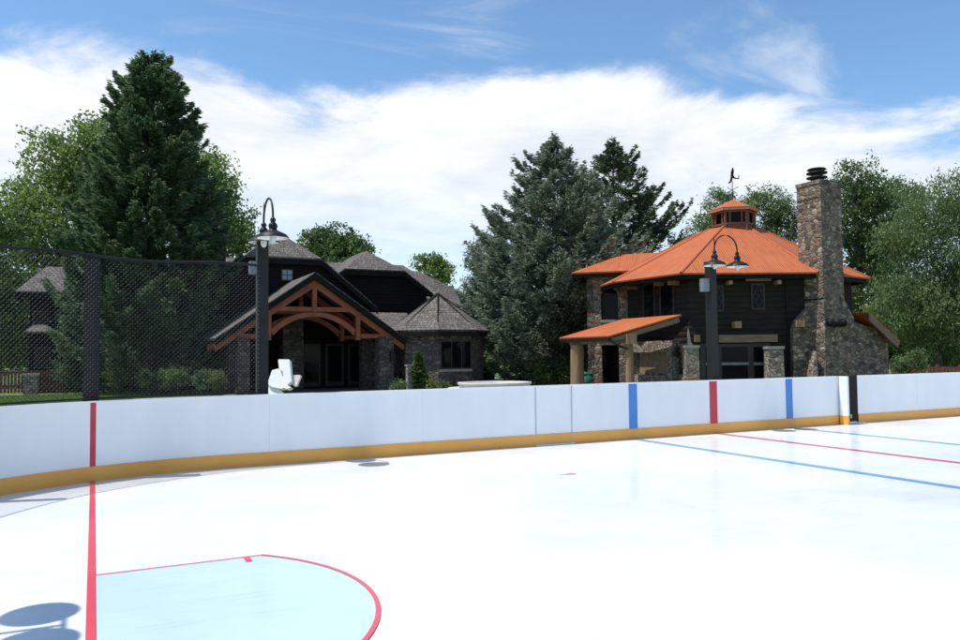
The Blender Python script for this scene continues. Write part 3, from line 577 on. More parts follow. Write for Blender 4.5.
# low wooden fence at left
def woodfence(x0,x1,y0,y1,z1,label,n):
    t=thing('wooden_fence',(x0,y0,0),label,'fence'); a=np.array([x0,y0]);b=np.array([x1,y1])
    for zz in (z1-.1,z1*.3): 
        mb=MB(); mb.beam((*a,zz),(*b,zz),.05,.12); mb.build('rail','fencew',t)
    mb=MB()
    m=int(np.linalg.norm(b-a)/.14); d=unit(b-a)
    for i in range(m):
        p=a+d*(i*.14+.07); mb.beam((p[0]+d[1]*.035,p[1]-d[0]*.035,.05),(p[0]+d[1]*.035,p[1]-d[0]*.035,z1-.03-.03*random.random()),.11,.02,(d[1],-d[0],0))
    mb.build('board_panel','fencew',t)
    for i in range(n+1):
        p=a+(b-a)*i/n; mb=MB(); mb.box(p[0]-.06,p[0]+.06,p[1]-.06,p[1]+.06,-.05,z1+.06); mb.build('post','fencew',t)
woodfence(-6,-1.2,42.3,42.3,1.1,'low brown wooden fence across the lawn behind the chain link',3)
q=pY(31,375,41.6); SPl=thing('stone_pedestal',(q[0],41.6,0),'small stone pedestal on the lawn before the brown fence','pedestal')
mb=MB(); mb.box(q[0]-.3,q[0]+.3,41.3,41.85,0,.85); mb.build('base','stone_l',SPl); mb=MB(); mb.box(q[0]-.36,q[0]+.36,41.24,41.91,.85,.95); mb.build('cap','cap',SPl)
# ------------------------------------------------------------ RED-ROOFED LODGE
LO=(24.9,25.3,0)
LG=thing('lodge',LO,'dark log lodge with red metal roof, cupola and tall stone chimney','building')
E8=[np.array(p) for p in [(19.28,26.38),(19.58,22.55),(24.35,20.4),(28.4,21.3),(31,26.0),(29.6,30.2),(24.8,31.8),(20.6,30.2)]]
cen=np.array([24.95,25.35]); ZE=4.59; ZT=6.95
cu8=[cen+(p-cen)*.2 for p in E8]
mb=MB()
for i in range(8): j=(i+1)%8; mb.slab([(*E8[i],ZE),(*E8[j],ZE),(*cu8[j],ZT),(*cu8[i],ZT)],.07)
RF=mb.build('roof','red',LG)
mb=MB()
for i in range(8): mb.tube([(*E8[i],ZE-.0),(*cu8[i],ZT+.0)],.055,6,False)
mb.build('hip_cap','red',RF)
mb=MB(); g2=[cen+(p-cen)*1.0 for p in E8]; g3=[cen+(p-cen)*.975 for p in E8]
for i in range(8):
    j=(i+1)%8; nrm=unit(cen-(E8[i]+E8[j])/2); mb.slab([(*g3[i],ZE-.03),(*g3[j],ZE-.03),(*g3[j],ZE-.21),(*g3[i],ZE-.21)],.05,(nrm[0],nrm[1],0))
mb.build('fascia','fascia',RF)
M_['cupwood']=simple('cupola_wood',(.13,.048,.024),(.22,.085,.042),3,.75,.4,.02)
Wl=[cen+(p-cen)*.87 for p in E8]
Wl[0]=np.array([21.0,27.5])
mb=MB(); mb.add([(*p,0) for p in Wl]+[(*p,ZE+.25) for p in Wl],[(i,(i+1)%8,(i+1)%8+8,i+8) for i in range(8)]); mb.build('log_wall','log',LG)
mb=MB(); Ws=[cen+(p-cen)*.84 for p in E8]; mb.add([(*g3[i],ZE-.10) for i in range(8)]+[(*Ws[i],ZE-.05) for i in range(8)],[(i,(i+1)%8,(i+1)%8+8,i+8) for i in range(8)]); mb.build('soffit','fascia',LG)
def fac(i,px,py):
    A=Wl[i];B=Wl[(i+1)%8]; d=B-A; n=unit(np.array([d[1],-d[0]])); n=n if np.dot(n,cen-A)<0 else -n
    r=ray(px,py); t=np.dot(A,n)/np.dot(r[:2],n); p=CP+r*t; return np.dot(p[:2]-A,d)/np.dot(d,d),p[2],n
def fq(i,px0,px1,py0,py1,off,th):
    t0,z1,n=fac(i,px0,py0); t1,z0,_=fac(i,px1,py1); return wallquad(Wl[i],Wl[(i+1)%8],n,t0,t1,z0,z1,th,off)
def lwin(i,x0,x1,y0,y1,lead=False):
    f=fq(i,x0-1.6,x1+1.6,y0-1.6,y1+1.6,.06,.1).build('window','frame',LG); fq(i,x0,x1,y0,y1,.065,.01).build('pane','glass',f)
    if lead:
        t0,z1,n=fac(i,x0,y0); t1,z0,_=fac(i,x1,y1); A=Wl[i];B=Wl[(i+1)%8]; mb=MB(); P=lambda t,z:(*(A+(B-A)*t+n*.075),z)
        tm=(t0+t1)/2; zm=(z0+z1)/2
        for a,b in (((t0,z0+.2),(t1,z1-.2)),((t0,z1-.2),(t1,z0+.2)),((t0,zm),(tm,z1)),((tm,z1),(t1,zm)),((t0,zm),(tm,z0)),((tm,z0),(t1,zm))): mb.beam(P(*a),P(*b),.02,.02)
        mb.build('leading','frame',f)
lwin(1,752,763,285,308,True); lwin(1,714.5,722,287,310,True); lwin(0,662,674,284,316)
lwin(0,645,655,286,318)
LB=fq(1,694,699,335,342,.16,.2).build('lintel','oldwood',LG); fq(1,717.5,776,335,342,.16,.2).build('lintel','oldwood',LG)
# glass doors
f=fq(1,700,771,344,392,.05,.08).build('door_frame','frame',LG)
for x0,x1 in ((705,717),(721,748),(753,768)): 
    pn=fq(1,x0,x1,347,391,.056,.01).build('pane','glass',f)
    fq(1,x0,x1,362.5,365,.075,.012).build('push_bar','greybox',f)
# log bracket ends
for (i,x,y,s) in ((1,735,325,3.8),(1,727,283.5,2.6),(1,775,283.,2.8),(1,700,284,2.4),(0,678,283,3.),(0,664,284,3),(0,637,288,2.5)):
    t0,z,n=fac(i,x,y); A=Wl[i];B=Wl[(i+1)%8]; p=A+(B-A)*t0; h=s*29/F*(.72 if y<300 else .9); mb=MB(); q=p+n*(.42 if y<300 else .35); mb.beam((*p,z),(*q,z),h*2,h*2); mb.build('log_end','logwood',LG)
t0,z,n=fac(1,757,281); f_=fq(1,743,768,278.5,281.5,.3,.1).build('lintel','oldwood',LG)
# dark corner downpipe and stone corner
for px in (787,): fq(1,px-1.5,px+1,283,388,.1,.08).build('downpipe','black',LG)
fq(0,622,690,372,395,.08,.1).build('stone_base','stone_d',LG)
# stone pillars
for nm,px,z,w,ytop in (('a',693,28.7,13.5,348),('b',777,28.7,15,349)):
    p=at(px,380,z); top=at(px,ytop,z)[2]; ww=w*z/F/2; a=math.atan2(p[1],p[0]); d1=cr[:2]*ww; d2=fw[:2]*ww; mb=MB()
    def pil(mb,s,z0,z1,taper=1.):
        c0=p[:2]+d2; q=[c0+(-d1-d2)*s,c0+(d1-d2)*s,c0+(d1+d2)*s,c0+(-d1+d2)*s]; q2=[c0+(v-c0)*taper for v in q]
        mb.add([(*v,z0) for v in q]+[(*v,z1) for v in q2],[(0,1,5,4),(1,2,6,5),(2,3,7,6),(3,0,4,7),(4,5,6,7)])
    pil(mb,1.04,0,top,.94); P_=mb.build('stone_pillar','stone_l',LG); mb=MB(); pil(mb,1.1,top+.002,top+.1); mb.build('cap','cap',P_)
# leaning stone flag + lantern on first pillar
p=at(691,350,28.9); mb=MB(); mb.slab([at(687.5,349,28.9),at(695,349,28.9),at(691,342,28.9),at(688.5,329,28.9)],.1,fw); mb.build('wall_flag','cap',LG)
for px,py,z in ((677,352,29.6),):
    p=at(px,py,z); mb=MB(); mb.lathe([(.0,.28),(.12,.12),(.09,.1),(.09,-.15),(.0,-.2)],p,8); mb.tube([(p[0],p[1],p[2]+.25),(p[0],p[1],p[2]+.45),(p[0]+.35,p[1]-.1,p[2]+.45)],.02,6); mb.build('lantern','black',LG)
# cupola
cc=np.array(at(733.5,215,33.6)[:2]); vd=math.atan2(-cc[1],-cc[0]); ph=vd+math.radians(-23); cb=ngon(cc,.86,ph,6); z0=ZT-.55; z1=7.72
CU=MB(); CU.add([(*p,z0) for p in ngon(cc,.84,ph,6)]+[(*p,z0+.62) for p in ngon(cc,.84,ph,6)],[(i,(i+1)%6,(i+1)%6+6,i+6) for i in range(6)]); 
CU=CU.build('cupola','cupwood',LG)
mb=MB(); mb.add([(*p,z0) for p in ngon(cc,.78,ph,6)]+[(*p,z1) for p in ngon(cc,.78,ph,6)],[(i,(i+1)%6,(i+1)%6+6,i+6) for i in range(6)]); mb.build('pane','glass',CU)
mb=MB(); 
for q in cb: mb.tube([(*q,z0),(*q,z1)],.06,6)
for i in range(6):
    a=np.array(cb[i]);b=np.array(cb[(i+1)%6])
    for t in (.22,.78): q=a+(b-a)*t; mb.beam((*q,z0+.3),(*q,z1),.06,.06,(1,0,0))
    mb.beam((*a,z0+.66),(*b,z0+.66),.09,.08); mb.beam((*a,z1-.1),(*b,z1-.1),.09,.16)
mb.build('post','cupwood',CU)
mb=MB(); er=ngon(cc,1.06,ph,6); zc=at(733,199,33.6)[2]
for i in range(6): mb.slab([(*er[i],z1+.02),(*er[(i+1)%6],z1+.02),(cc[0],cc[1],zc)],.05)
mb.build('cupola_roof','red',CU)
mb=MB()
for i in range(6): mb.beam((*(np.array(er[i])*.96+cc*.04),z1-.04),(*(np.array(er[(i+1)%6])*.96+cc*.04),z1-.04),.05,.12)
mb.build('fascia','copper',CU)
# weathervane
V_=thing('weathervane',(cc[0],cc[1],zc),'small dark metal figure weathervane on top of the red cupola','weathervane')
v=lambda px,py: at(px,py,33.6)
mb=MB(); mb.tube([v(732.3,199),v(732.3,181)],.018,6); mb.build('rod','black',V_)
mb=MB(); mb.tube([v(726,193),v(738.5,186.5)],.014,6); mb.tube([v(727,187),v(737,193.5)],.014,6); mb.build('compass_arm','black',V_)
mb=MB(); fg=[(732.5,167.5),(733.5,168),(734,171),(733.4,175),(735,177.5),(738.5,178),(738.6,175),(739.2,175),(739.2,178.8),(735,178.8),(732.8,177.8),(732.2,180.5),(730.5,183),(728.5,183.5),(728.3,182.5),(730,181),(730.8,177),(731,172)]
mb.slab([v(*p) for p in fg],.04,fw); mb.build('figure','black',V_)
# big stone chimney
def facebox(mb,x0,x1,y0,y1,z0,z1,tx0=0,tx1=0,ty0=0,ty1=0):
    mb.add([(x0,y0,z0),(x1,y0,z0),(x1,y1,z0),(x0,y1,z0),(x0+tx0,y0+ty0,z1),(x1-tx1,y0+ty0,z1),(x1-tx1,y1-ty1,z1),(x0+tx0,y1-ty1,z1)],[(0,1,5,4),(1,2,6,5),(2,3,7,6),(3,0,4,7),(4,5,6,7)])
k0=at(820,178,29.2); cx0,cy0=k0[0],k0[1]; cx1=cx0+1.12; cy1=cy0+1.1
mb=MB(); facebox(mb,cx0,cx1,cy0,cy1,3.55,k0[2]-.18)
facebox(mb,cx0-.0,cx1+.5,cy0-.02,cy1+.5,2.85,3.6,.0,.5,.02,.5); 
facebox(mb,cx0-.06,cx1+.55,cy0-.03,cy1+.9,-.1,2.85,.06,.05,.01,.4)
CHM=mb.build('chimney','stone_d',LG)
mb=MB(); facebox(mb,cx0-.03,cx1+.03,cy0-.03,cy1+.03,k0[2]-.18,k0[2]-.04); facebox(mb,cx0-.02,cx1+.02,cy0-.02,cy1+.02,k0[2]-.70,k0[2]-.66); mb.build('chimney_cap','stone_d',CHM)
fcx,fcy=cx0+.55,cy0+.6; mb=MB(); mb.lathe([(.24,0),(.22,.18),(.38,.20),(.38,.24),(.20,.26),(.20,.36),(.38,.38),(.38,.42),(.2,.44),(.2,.52),(.36,.53),(.32,.57),(0,.60)],(fcx,fcy,k0[2]-.04),20); mb.build('flue_cap','black',CHM)
# stepped stone shoulder left of the chimney
mb=MB()
def fpt(px,py,off):
    t,z,n=fac(1,px,py); A=Wl[1];B=Wl[2]; return (*(A+(B-A)*t+n*off),z)
_,_,nf=fac(1,800,350)
mb.slab([fpt(790,400,.3),fpt(822,400,.3),fpt(822,290,.3),fpt(813,292,.3),fpt(808,303,.3),fpt(800,313,.3),fpt(792,322,.3),fpt(790,330,.3)],.35,(-nf[0],-nf[1],0)); mb.build('stone_shoulder','stone_d',LG)
mb=MB(); mb.slab([fpt(799,400,.85),fpt(808,400,.85),fpt(807.5,352,.8),fpt(806,351,.8)],.5,(-nf[0],-nf[1],0)); mb.build('sunlit_buttress','stone_l',LG)  # paler stone, pushed out past the eave to make the sunlit wedge
mb=MB(); q=np.array(fpt(794,324,.3)); mb.beam(q,q+np.array([nf[0],nf[1],0])*.3,.3,.26); mb.build('log_end','logwood',LG)
for k in range(3):
    mb=MB(); yy=cy0-.03; xx=cx0+.16+k*.34
    mb.lathe([(0,-.16),(.10,-.14),(.15,-.04),(.15,.05),(.1,.12),(0,.15)],(xx,yy-.12,2.68),14); mb.build('floodlight','blackpl',CHM)
    mb=MB(); mb.tube([(xx,yy+.05,2.71),(xx,yy-.1,2.71)],.03,6); mb.build('bracket','black',CHM)
# lower wing right of the chimney
q0=at(874,326,31); q1=at(899,341,31); bw=at(890,385,31); cw=at(840,385,30)
mb=MB(); d=unit(np.array([1.,0.])); 
yF=q1[1]+.3
mb.slab([(cx1-.2,yF,0),(q1[0]-.25,yF,0),(q1[0]-.25,yF,q1[2]-.1),(q0[0],yF,q0[2]-.12),(cx1-.2,yF,q0[2]+.4)],3.5,(0,1,0)); mb.build('wing_wall','stone_d',LG)
mb=MB(); mb.slab([(q0[0]-.9,yF-.35,q0[2]+.52),(q1[0],yF-.35,q1[2]),(q1[0],yF+4,q1[2]),(q0[0]-.9,yF+4,q0[2]+.52)],.06); r=mb.build('wing_roof','red',LG)
mb=MB(); mb.slab([(q0[0]-.9,yF-.37,q0[2]+.45),(q1[0]-.03,yF-.37,q1[2]-.05),(q1[0]-.18,yF-.37,q1[2]-.27),(q0[0]-.9,yF-.37,q0[2]+.2)],.06,(0,1,0)); mb.build('bargeboard','oldwood',r)
# stone wing at left
wa=np.array([19.45,29.1]); wbp=np.array([22.4,26.5]); zw=5.22
K1=(18.98,29.05,zw);K2=(22.2,26.1,zw);R1=(22.45,29.97,6.3);R2=(24.5,29.0,6.42);K0=(21.6,32.4,zw);K3=(24.6,31.6,zw)
mb=MB(); mb.slab([K1,K2,R2,R1],.07); mb.slab([K1,R1,K0],.07); mb.slab([R1,R2,K3,K0],.07); r=mb.build('wing_roof','red',LG)
mb=MB(); mb.slab([(K1[0]+.05,K1[1]+.02,zw-.04),(K2[0],K2[1]+.05,zw-.04),(K2[0],K2[1]+.05,zw-.24),(K1[0]+.05,K1[1]+.02,zw-.24)],.05,(.6,.7,0)); mb.slab([(K1[0]+.05,K1[1]+.05,zw-.04),(K0[0],K0[1],zw-.04),(K0[0],K0[1],zw-.24),(K1[0]+.05,K1[1]+.05,zw-.24)],.05,(.6,-.6,0)); mb.build('fascia','fascia',r)
dW=unit(wbp-wa); nW=np.array([dW[1],-dW[0]]); nW=nW if np.dot(nW,wa)<0 else -nW; LWn=np.linalg.norm(wbp-wa)
def wq(s0,s1,z0,z1,off=0.,th=.35):
    p=wa+dW*s0+nW*off;q=wa+dW*s1+nW*off; mb=MB(); mb.slab([(*p,z0),(*q,z0),(*q,z1),(*p,z1)],th,(-nW[0],-nW[1],0)); return mb
def sW(px):  # distance along the wing wall for a column of the picture
    r=ray(px,330); t=np.dot(wa,nW)/np.dot(r[:2],nW); p=r*t; return float(np.dot(p[:2]-wa,dW))
zz=lambda py: float((lambda r:(CP+r*(np.dot(wa,nW)/np.dot(r[:2],nW)))[2])(ray(610,py)))
s1,s2,s3,s4=sW(587.5),sW(601.5),sW(618.5),LWn
a0,a1=sW(601.5),sW(618.5); zt=zz(288); zs=zz(296.5); zb_=zz(322)
mb=MB()
def addw(m): mb.add(m.v,m.f)
addw(wq(s1,a0,0,zw-.1)); addw(wq(a1,s4,0,zw-.1)); addw(wq(a0,a1,zz(345),zb_)); 
n=12; pts=[]
for i in range(n+1):
    th=math.pi*i/n; pts.append(((a0+a1)/2-math.cos(th)*(a1-a0)/2,zs+math.sin(th)*(zt-zs)))
for i in range(n):
    (u0,h0),(u1,h1)=pts[i],pts[i+1]; p=wa+dW*u0;q=wa+dW*u1; mb.slab([(*p,h0),(*q,h1),(*q,zw-.1),(*p,zw-.1)],.35,(-nW[0],-nW[1],0))
# side wall
p=wa+dW*s1; mb.slab([(*p,0),(p[0]+2.3,p[1]+2.7,0),(p[0]+2.3,p[1]+2.7,zw-.1),(*p,zw-.1)],.3,(dW[0],dW[1],0))
mb.build('stone_wing','stone_d',LG)
wq(a0,a1,zb_-.0,zt,-.3,.03).build('window','glass',LG); wq(a0-.06,a1+.06,zb_-.02,zb_+.1,.06,.3).build('sill','cap',LG)
# porch
PR=MB(); PR.slab([(19.76+.05,26.45,3.05),(19.42,22.40,3.03),(17.58,24.40,2.29),(17.45,27.75,2.29)],.06); PR=PR.build('porch_roof','red',LG)
mb=MB(); mb.beam((17.5,27.7,2.18),(17.63,24.45,2.18),.05,.15); mb.build('gutter','black',PR)
mb=MB(); mb.beam((17.70,24.42,2.12),(19.42,22.52,2.84),.06,.16); mb.beam((17.9,24.5,2.12),(19.5,22.75,2.78),.1,.14); mb.build('rake_beam','oldwood',PR)
mb=MB(); mb.beam((17.85,27.45,2.08),(18.2,23.9,2.14),.16,.18); mb.build('eave_beam','logwood',PR)
for s in np.linspace(0,1,7):
    a=np.array([17.56,27.3])*(1-s)+np.array([17.7,24.7])*s; mb=MB(); mb.beam((a[0]-.0,a[1],2.12),(a[0]+1.9,a[1]-1.3,2.88),.09,.12); mb.build('rafter','oldwood',PR)
def logpost(px,z,w,ytop,nm='post'):
    p=at(px,385,z); top=at(px,ytop,z)[2]; r=w*z/F/2; mb=MB(); mb.tube([(p[0],p[1],-.05),(p[0],p[1],top*.5),(p[0],p[1],top)],[r*1.05,r,r*.96],12); return mb.build(nm,'logwood',LG)
logpost(577.5,32.1,13.5,345); logpost(630,29.6,8.5,344)
mb=MB(); bx=at(631,339,29.45); mb.beam(bx-fw*.22,bx+fw*.8,.36,.38); mb.build('beam_end','logwood',LG)
bx=at(693,381,28.3); mb=MB(); mb.beam(at(683,381.5,28.2),at(695,380.8,28.2),.3,.28); mb.build('bench_log','logwood',LG)
mb=MB(); mb.tube([at(610,338,29.6),at(611,341,29.6),at(618,345,29.6),at(628,349,29.5)],.045,8); mb.build('downpipe','black',LG)
# fireplace under the porch
t0,_,n0=fac(0,640,360); t1,_,_=fac(0,684,360); A=Wl[0];B=Wl[1]
def fpq(px0,px1,py0,py1,off,th): return fq(0,px0,px1,py0,py1,off,th)
FPp=fpq(634,680,342,352,.35,.35).build('stone_surround','stone_l',LG); fpq(634,641,352,395,.35,.35).build('stone_surround','stone_l',LG); fpq(674,680,352,395,.35,.35).build('stone_surround','stone_l',LG); fpq(641,674,374,395,.35,.35).build('stone_surround','stone_l',LG)
fpq(641,674,352,374,.08,.05).build('firebox','firebrick',LG)
# patio + green tub
mb=MB(); mb.add([(3,31,-.02),(35,14.5,-.02),(35,33,-.02),(22,38,-.02),(3,42,-.02)],[(0,1,2,3,4)]); tag(mb.build('patio','patio'),kind='structure')
g=at(585,381,33.6); T_=thing('storage_tub',(g[0],g[1],0),'green plastic tub under the porch beside the left log post','tub'); mb=MB(); mb.lathe([(.0,0),(.3,0),(.36,.75),(.34,.75),(.3,.1),(0,.08)],(g[0],g[1],0),16); mb.build('body','green_box',T_); mb=MB(); mb.lathe([(.37,.72),(.39,.74),(.39,.78),(0,.82)],(g[0],g[1],0),16); mb.build('lid','green_box',T_)
# round stone basin
b0=gz(493,384,.8); q=at(494.5,384,24); q=np.array([q[0],q[1]])
HT=thing('stone_basin',(q[0],q[1],0),'round pale stone basin with two stepped rims behind the boards','basin')
mb=MB(); mb.lathe([(1.3,0),(1.3,.50),(1.45,.50),(1.46,.60),(1.44,.62),(1.0,.62)],(*q,0),40); mb.build('lower_ring','concrete',HT)
mb=MB(); mb.lathe([(1.08,.62),(1.1,.70),(1.14,.72),(1.14,.78),(.95,.78),(.93,.5),(0,.45)],(*q,0),40); mb.build('upper_ring','concrete',HT)
# marker post left of the small conifer
q=at(409.5,375,31); T2=thing('stone_bollard',(q[0],q[1],0),'small pale stone post beside the little cone-shaped conifer','post'); mb=MB(); facebox(mb,q[0]-.13,q[0]+.13,q[1]-.13,q[1]+.13,0,at(409,366,31)[2],.02,.02,.02,.02); mb.build('shaft','stone_l',T2); mb=MB(); mb.box(q[0]-.15,q[0]+.15,q[1]-.15,q[1]+.15,at(409,366,31)[2],at(409,366,31)[2]+.05); mb.build('cap','cap',T2)
# right fence
f0=gz(893,366,1.0); a=at(893,370,36); b=at(1010,370,33); woodfence(a[0],b[0],a[1],b[1],at(930,366,34.5)[2],'low red-brown wooden fence right of the lodge under the trees',5)
# ------------------------------------------------------------ vegetation
tot=0
def G(px,z): p=at(px,356,z); return (float(p[0]),float(p[1]),0.)
D0=37.5; k=D0/F
b=G(150,D0); h=CH+(357.5-52)*k
t,n=spruce('fir_tree',b,h,[(0,.3),(.03,.8),(.12,1.6),(.22,2.0),(.35,2.6),(.5,3.2),(.65,3.75),(.8,4.1),(1,4.1)],'spruceA','tallest dark green fir with blunt double top at left',seed=3,dens=2.4,droop=.2,up=.34,lift=.2,spacing=.30,nb=12,cw_=1.1,lv=(.8,.3),tips=[(-.4,0,h-.05,1.2),(.55,0,h-.15,1.3),(0,0,h-.4,1.2)]); tot+=n
D1=41.; k=D1/F; b=G(556,D1); h=CH+(353.5-134)*k
t,n=spruce('blue_spruce',b,h,[(0,.05),(.05,.5),(.15,1.5),(.3,2.7),(.5,4.0),(.7,4.7),(.9,4.8),(1,4.3)],'spruceB','tall silvery blue spruce between the house and the red-roofed lodge',seed=7,dens=1.6,droop=.28,up=.36,lift=.26,spacing=.30,nb=10,gap=.05,cw_=1.5); tot+=n
D2=50.; k=D2/F; b=G(616,D2); h=CH+(353-137)*k
t,n=spruce('dark_spruce',b,h,[(0,.05),(.05,.55),(.12,1.4),(.25,2.9),(.4,4.1),(.55,4.8),(.8,5),(1,5)],'spruceC','dark green spruce with drooping tips behind the red roof',seed=9,dens=1.3,droop=.30,up=.42,lift=.26,spacing=.38,nb=9,gap=.08,cw_=1.2); tot+=n
def lob(px,py,rx,ry,z,dz=0,ryd=None):
    p=at(px,py,z+dz); k=z/F; return (p[0],p[1],p[2],rx*k,(ryd or rx)*k,ry*k)
def bl(name,px,z,lobes,mat,label,**kw):
    global tot
    t,n=broadleaf(name,G(px,z),[lob(*l[:4],z,*(l[4:])) for l in lobes],mat,label,**kw); tot+=n
cw=dict(group='leafy trees behind the buildings')
bl('cottonwood_tree',50,56,[(60,165,38,38),(28,205,32,32),(70,225,55,45),(20,270,45,50),(60,300,55,50),(100,135,25,25),(85,180,32,40)],'leafA','bright green cottonwood with ragged top left of the tall fir',seed=11,clump=.75,leaf=(.26,.18),per=30,**cw)
bl('cottonwood_tree',212,58,[(208,168,18,22),(222,192,18,22),(213,215,25,28),(240,232,18,22),(200,250,30,35),(225,265,28,30),(185,200,25,40)],'leafA','bright green cottonwood showing right of the tall fir',seed=12,clump=.7,leaf=(.26,.18),per=30,**cw)
bl('cottonwood_tree',-20,50,[(-10,230,28,30),(-15,290,40,50),(8,320,22,50)],'leafC','dark leafy tree at the far left edge behind the chain link',seed=13,clump=.6,leaf=(.22,.15),per=30,**cw)
bl('poplar_tree',336,72,[(316,243,15,17),(333,244,12,20),(350,240,11,15),(362,250,9,12),(340,262,34,22)],'leafC','rounded green tree peeking over the middle of the shake roofs',seed=14,clump=.6,leaf=(.26,.18),per=34,**cw)
bl('poplar_tree',430,82,[(421,262,7,9),(435,264,8,10),(445,272,8,10),(430,285,20,18)],'leafA','small pale green treetop above the grey roof ridge',seed=15,clump=.5,leaf=(.26,.18),per=24,**cw)
bl('juniper_tree',482,50,[(475,258,8,18),(487,250,9,20),(497,262,12,25),(485,290,22,30)],'spruceB','small grey-green tree shouldering the left side of the blue spruce',seed=16,clump=.4,leaf=(.24,.08),per=34,**cw)
bl('willow_tree',722,54,[(720,205,16,18),(712,228,22,20),(690,248,20,15),(740,215,14,20),(735,240,30,25)],'leafB','grey-green tree behind the cupola on its left',seed=17,clump=.5,leaf=(.22,.08),per=36,**cw)
bl('willow_tree',772,55,[(760,200,12,14),(778,205,16,18),(790,220,16,22),(775,240,25,25)],'leafB','leafy green tree between the cupola and the stone chimney',seed=18,clump=.5,leaf=(.22,.08),per=36,**cw)
bl('willow_tree',858,50,[(855,185,22,22),(872,195,22,24),(850,225,28,32),(880,240,25,40),(860,280,30,40)],'leafC','darker green tree rising just right of the stone chimney',seed=19,clump=.5,leaf=(.20,.10),per=36,**cw)
bl('willow_tree',935,42,[(930,205,34,30),(905,235,25,28),(950,245,45,40),(975,200,40,40),(900,290,32,32),(940,300,50,40),(980,290,40,60),(885,318,26,18),(925,340,25,22),(965,350,40,25)],'leafB','broad soft grey-green willow filling the right edge down to the fence',seed=20,clump=.55,leaf=(.19,.06),per=46,hang=.25,trunk=.35,dens=1.1,**cw)
bl('willow_tree',905,52,[(900,200,25,20),(890,260,30,30),(915,320,45,50),(960,330,60,50)],'leafC','dark tree standing in shade behind the soft willow',seed=21,clump=.6,leaf=(.22,.12),per=36,**cw)
# distant tree belts that close gaps
def shrub(px,z,lobes,mat,label,seed,cat='shrub',name='shrub',clump=.22,leaf=(.09,.06),per=40,grp='shrubs planted round the houses'):
    bl(name,px,z,lobes,mat,label,seed=seed,clump=clump,leaf=leaf,per=per,cat=cat,group=grp,trunk=.05,nlimb=6)
shrub(76,37,[(78,318,9,28),(74,345,13,30),(74,372,13,20)],'spruceA','tall dark juniper beside the left wing next to the thick fence post',30,cat='shrub',name='juniper',clump=.3,leaf=(.16,.06))
shrub(120,34,[(118,378,12,12)],'leafC','rounded green shrub at the foot of the fir near the fence post',31)
shrub(150,34,[(150,380,12,8)],'leafC','low dark green shrub under the middle of the fir',32)
shrub(180,33.5,[(175,378,14,10)],'leafC','low shrub under the right half of the fir',33)
shrub(200,33,[(203,380,10,9)],'spruceA','dark low bush left of the yellow-green shrub',34)
shrub(220,33,[(219,379,6,9),(216,384,8,7)],'leafY','bright yellow-green shrub left of the gable porch',35)
shrub(390,31,[(402,386,9,4)],'leafC','low green plant at the base of the pale stone post',36)
shrub(429,31,[(429,386,7,4.5)],'leafY','small yellow-green plant right of the little conifer',37)
shrub(443,31,[(443,386.5,6,4)],'leafC','small round green plant nearest the stone basin',38)
shrub(550,38,[(545,376,16,16),(562,374,12,20)],'leafC','green hedge shrub in the shade below the blue spruce',39)
shrub(612,39,[(611,372,12,24)],'leafY','sunlit leafy shrub seen through the gap beside the stone pillar',40,clump=.3)
shrub(905,34,[(902,366,10,8),(915,360,10,10)],'leafB','pale leafed bush growing against the right wooden fence',41)
p=G(418,31.2); k=31.2/F; t,n=spruce('dwarf_conifer',p,CH+(355-353.5)*k,[(0,.05),(.2,.14),(.6,.34),(1,.42)],'leafC','little cone-shaped conifer in front of the house stone wall',seed=44,dens=3.,droop=0,up=.2,lift=.5,spacing=.035,nb=12,jit=.2); tot+=n
def hedge(px0,px1,z,h,mat,label,seed,name='hedge',cat='hedge',n=9,clump=.4):
    ls=[(px0+(px1-px0)*(i+.5)/n,356-h*F/z*.35*(.8+.4*random.random()),(px1-px0)/n*.8,h*F/z*.55) for i in range(n)]
    bl(name,(px0+px1)/2,z,ls,mat,label,seed=seed,clump=clump,leaf=(.2,.13),per=26,cat=cat,trunk=.05,nlimb=3)
hedge(486,600,45,3.2,'leafC','dark tall hedge in the shade under the blue spruce',50)
hedge(868,1010,46,4.5,'leafC','dense dark hedge behind the wooden fence at right',51,n=10)
hedge(-60,62,49,4.5,'leafC','dark hedge behind the brown fence at far left',52)
hedge(90,250,47,4.0,'leafC','dark hedge behind the fir between the two house wings',53)
# far-off wood closing the horizon
rng=np.random.default_rng(90); Cw=[]
for a in np.linspace(R(-25),R(85),150):
    d=125+rng.normal()*8; hh=6+3*rng.random(); k=70
    Cw.append(np.stack([d*math.sin(a)+rng.normal(size=k)*3.2,d*math.cos(a)+rng.normal(size=k)*3,hh*rng.random(k)**.7],1))
Cw=np.concatenate(Cw); Cw=np.repeat(Cw,4,0)+rng.normal(size=(len(Cw)*4,3))*.5
tag(quads('far_wood',leafquads(Cw,1.0*np.ones(len(Cw)),.7),'leafC'),'far-off belt of trees closing the horizon behind the houses','wood',kind='stuff')
# grass tufts on the visible strip of lawn (nobody could count them)
rng=np.random.default_rng(77); m=60000; X=rng.uniform(-9,5,m); Yg=rng.uniform(27,41,m)
C=np.stack([X,Yg,np.full(m,-.02)],1); D=np.stack([rng.normal(size=m)*.4,rng.normal(size=m)*.4,np.ones(m)],1)
tag(quads('grass',leafquads(C,.08+.06*rng.random(m),.03,D),'grassb'),'short green lawn grass behind the boards at left','grass',kind='stuff')
print('leaf quads',tot)
